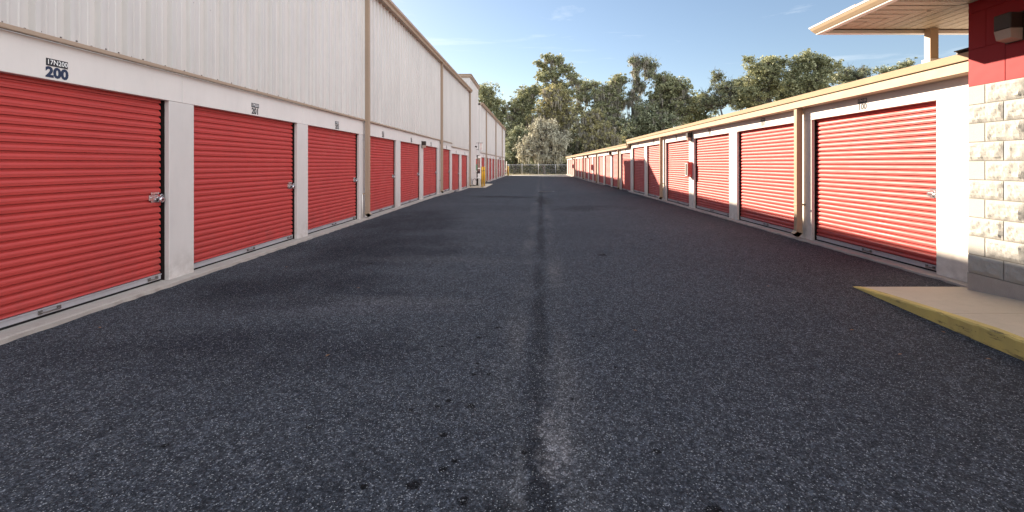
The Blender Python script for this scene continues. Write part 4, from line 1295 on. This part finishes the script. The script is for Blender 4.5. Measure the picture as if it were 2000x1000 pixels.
T('oak_tree', 'flat spreading crown over the right roof, left of the rounded crown', 84, 1500,
  [(1512, 113, 16, 6), (1500, 125, 20, 8), (1525, 122, 14, 8), (1478, 135, 18, 9), (1460, 122, 11, 8), (1495, 145, 26, 11), (1470, 160, 26, 12), (1520, 150, 18, 12), (1500, 175, 28, 12), (1455, 180, 20, 12)], 'leaf_oak', 22, 0.8, 0.1, 0.4, group=GRP, airy=True)
T('oak_tree', 'rounded dark green crown over the right roof, left of the office eave post', 80, 1582,
  [(1578, 108, 14, 7), (1562, 120, 14, 9), (1592, 120, 16, 10), (1606, 118, 11, 8), (1575, 138, 22, 11), (1612, 138, 18, 10), (1555, 150, 18, 10), (1590, 158, 26, 11), (1632, 132, 9, 8), (1545, 165, 16, 8)], 'leaf_oak', 23, 0.9, 0.1, 0.4, group=GRP, airy=True)
T('oak_tree', 'thin scattered treetop between the rounded crown and the office eave post', 82, 1668,
  [(1640, 148, 14, 7), (1655, 142, 9, 6), (1672, 145, 10, 6), (1690, 139, 10, 5), (1665, 155, 20, 6)], 'leaf_dark', 24, 0.6, 0.0, 0.25, group=GRP, bare=0.2)
T('oak_tree', 'tiny dark treetop just above the right roof nearest the office post', 90, 1768,
  [(1770, 125, 9, 5), (1764, 132, 8, 4), (1735, 137, 12, 4), (1718, 140, 12, 4)], 'leaf_dark', 25, 0.7, 0.0, 0.2, group=GRP, fill=False)
T('oak_tree', 'bushy green tree filling the gap above the right roof left of the spiky tree', 92, 1370,
  [(1368, 192, 16, 9), (1358, 205, 16, 10), (1382, 215, 24, 12), (1350, 228, 24, 12)], 'leaf_oak', 26, 0.9, 0.1, 0.3, group=GRP)
T('oak_tree', 'dark shady tree right behind the fence at the far left corner', 86, 1004,
  [(1000, 285, 16, 14), (1012, 262, 16, 14), (1022, 295, 16, 14), (995, 308, 12, 10), (1035, 275, 14, 14)], 'leaf_dark', 27, 1.0, 0.1, 0.35, group=GRP)
T('oak_tree', 'deep green tree hidden mostly behind the pale tree', 100, 1060,
  [(1060, 262, 26, 16), (1090, 262, 24, 16), (1040, 285, 24, 16), (1110, 285, 24, 16), (1078, 292, 24, 16), (1120, 258, 18, 16)], 'leaf_dark', 28, 0.9, 0.5, 0.4, group=GRP)
T('oak_tree', 'dark mossy tree behind the far end of the low row', 98, 1140,
  [(1140, 285, 24, 14), (1175, 285, 24, 14), (1210, 275, 24, 14), (1120, 300, 20, 12), (1155, 305, 24, 10)], 'leaf_dark', 29, 0.9, 0.6, 0.4, group=GRP)

T('oak_tree', 'low bushy tree between the half bare spiky tree and the flat spreading crown', 92, 1452,
  [(1440, 195, 16, 9), (1456, 172, 14, 9), (1470, 190, 18, 10), (1448, 160, 9, 6), (1485, 198, 18, 9)], 'leaf_dark', 31, 0.9, 0.0, 0.3, group=GRP)
T('oak_tree', 'low dark tree filling the gap under the flat spreading and rounded crowns', 92, 1545,
  [(1535, 168, 16, 9), (1552, 140, 9, 7), (1556, 178, 18, 9), (1520, 182, 18, 9), (1600, 170, 20, 8), (1625, 160, 14, 6)], 'leaf_dark', 32, 0.9, 0.0, 0.3, group=GRP)
# the pale small tree in front of the others
T('pale_tree', 'small pale silvery tree with drooping branches standing just behind the fence', 79, 1064,
  [(1018, 288, 9, 6), (1052, 240, 8, 7), (1072, 244, 9, 6), (1104, 268, 8, 8), (1062, 262, 20, 14), (1042, 272, 18, 13), (1084, 270, 20, 13), (1032, 290, 16, 10), (1055, 285, 22, 11), (1078, 288, 22, 11), (1098, 284, 14, 11), (1022, 304, 13, 7), (1045, 304, 16, 8), (1092, 302, 15, 8), (1068, 306, 14, 7), (1048, 252, 14, 9), (1075, 252, 14, 9)],
  'leaf_pale', 40, 0.62, 0.45, 0.24, 0.14, bare=0.1, mossmat='leaf_pale', fill=False)

# ------------------------------------------------------------------ undergrowth and a far wood as masses nobody could count
rs = np.random.RandomState(3); rnd = random.Random(3)
C, R = [], []
for i in range(520):
    x = rnd.uniform(-16, 24); y = rnd.uniform(82, 96)
    C.append((x, y, rnd.uniform(-0.3, 2.6) * (0.6 + 0.4*math.sin(x*0.9)**2))); R.append(rnd.uniform(0.5, 1.1))
tag(quads_obj('undergrowth', leafmesh(C, R, 40, 0.15, rs, 0.8), M['leaf_shrub'], None, Vector((0, 88, -0.4))), 'dense dark undergrowth behind the chain-link fence', 'undergrowth', None, 'stuff')
C, R = [], []
for i in range(3000):
    x = rnd.uniform(-45, 125); y = rnd.uniform(108, 150)
    top = 9.5 + 3.0*math.sin(x*0.16 + 1) + 1.8*math.sin(x*0.43)
    C.append((x, y, rnd.uniform(0, max(3, top)))); R.append(rnd.uniform(1.0, 2.3))
tag(quads_obj('woodland', leafmesh(C, R, 34, 0.42, rs, 0.8), M['leaf_dark'], None, Vector((30, 125, -0.4))), 'dark wood filling the gaps behind the nearer trees', 'woodland', None, 'stuff')
# dry grass verge behind the fence
C, R = [], []
for i in range(420):
    x = rnd.uniform(-14, 18); y = rnd.uniform(74.4, 82)
    C.append((x, y, -0.34)); R.append(rnd.uniform(0.2, 0.6))
tag(quads_obj('dry_grass', leafmesh(C, R, 20, 0.07, rs, 0.15), M['leaf_gold'], None, Vector((0, 78, -0.4))), 'strip of dry grass and fallen leaves behind the fence', 'grass', None, 'stuff')
# a few fallen leaves and bits on the asphalt
ml = mat('fallen leaf', (0.20, 0.10, 0.045), 0.8, 0.2)
Q = []
for (px_, py_) in ((1842, 651), (1758, 694), (1930, 704), (195, 637), (1664, 646), (700, 560), (640, 690), (1500, 560), (1240, 640), (560, 520)):
    yy = 889*1.44/(py_ - 320.6); xx = (px_ - 1038.7)*yy/889
    z = gz(xx, yy) + 0.008; an = rnd.uniform(0, 3); s_ = 0.022
    for (u, v) in ((1, 0), (0.1, 0.45), (-1, 0), (-0.1, -0.45)):
        Q.append((xx + s_*(u*math.cos(an) - v*math.sin(an)), yy + s_*(u*math.sin(an) + v*math.cos(an)), z + 0.006*abs(v)))
tag(quads_obj('fallen_leaves', np.array(Q), ml, None, Vector((0, 4, 0))), 'a few scattered dry leaves lying on the dark asphalt', 'leaves', None, 'stuff')
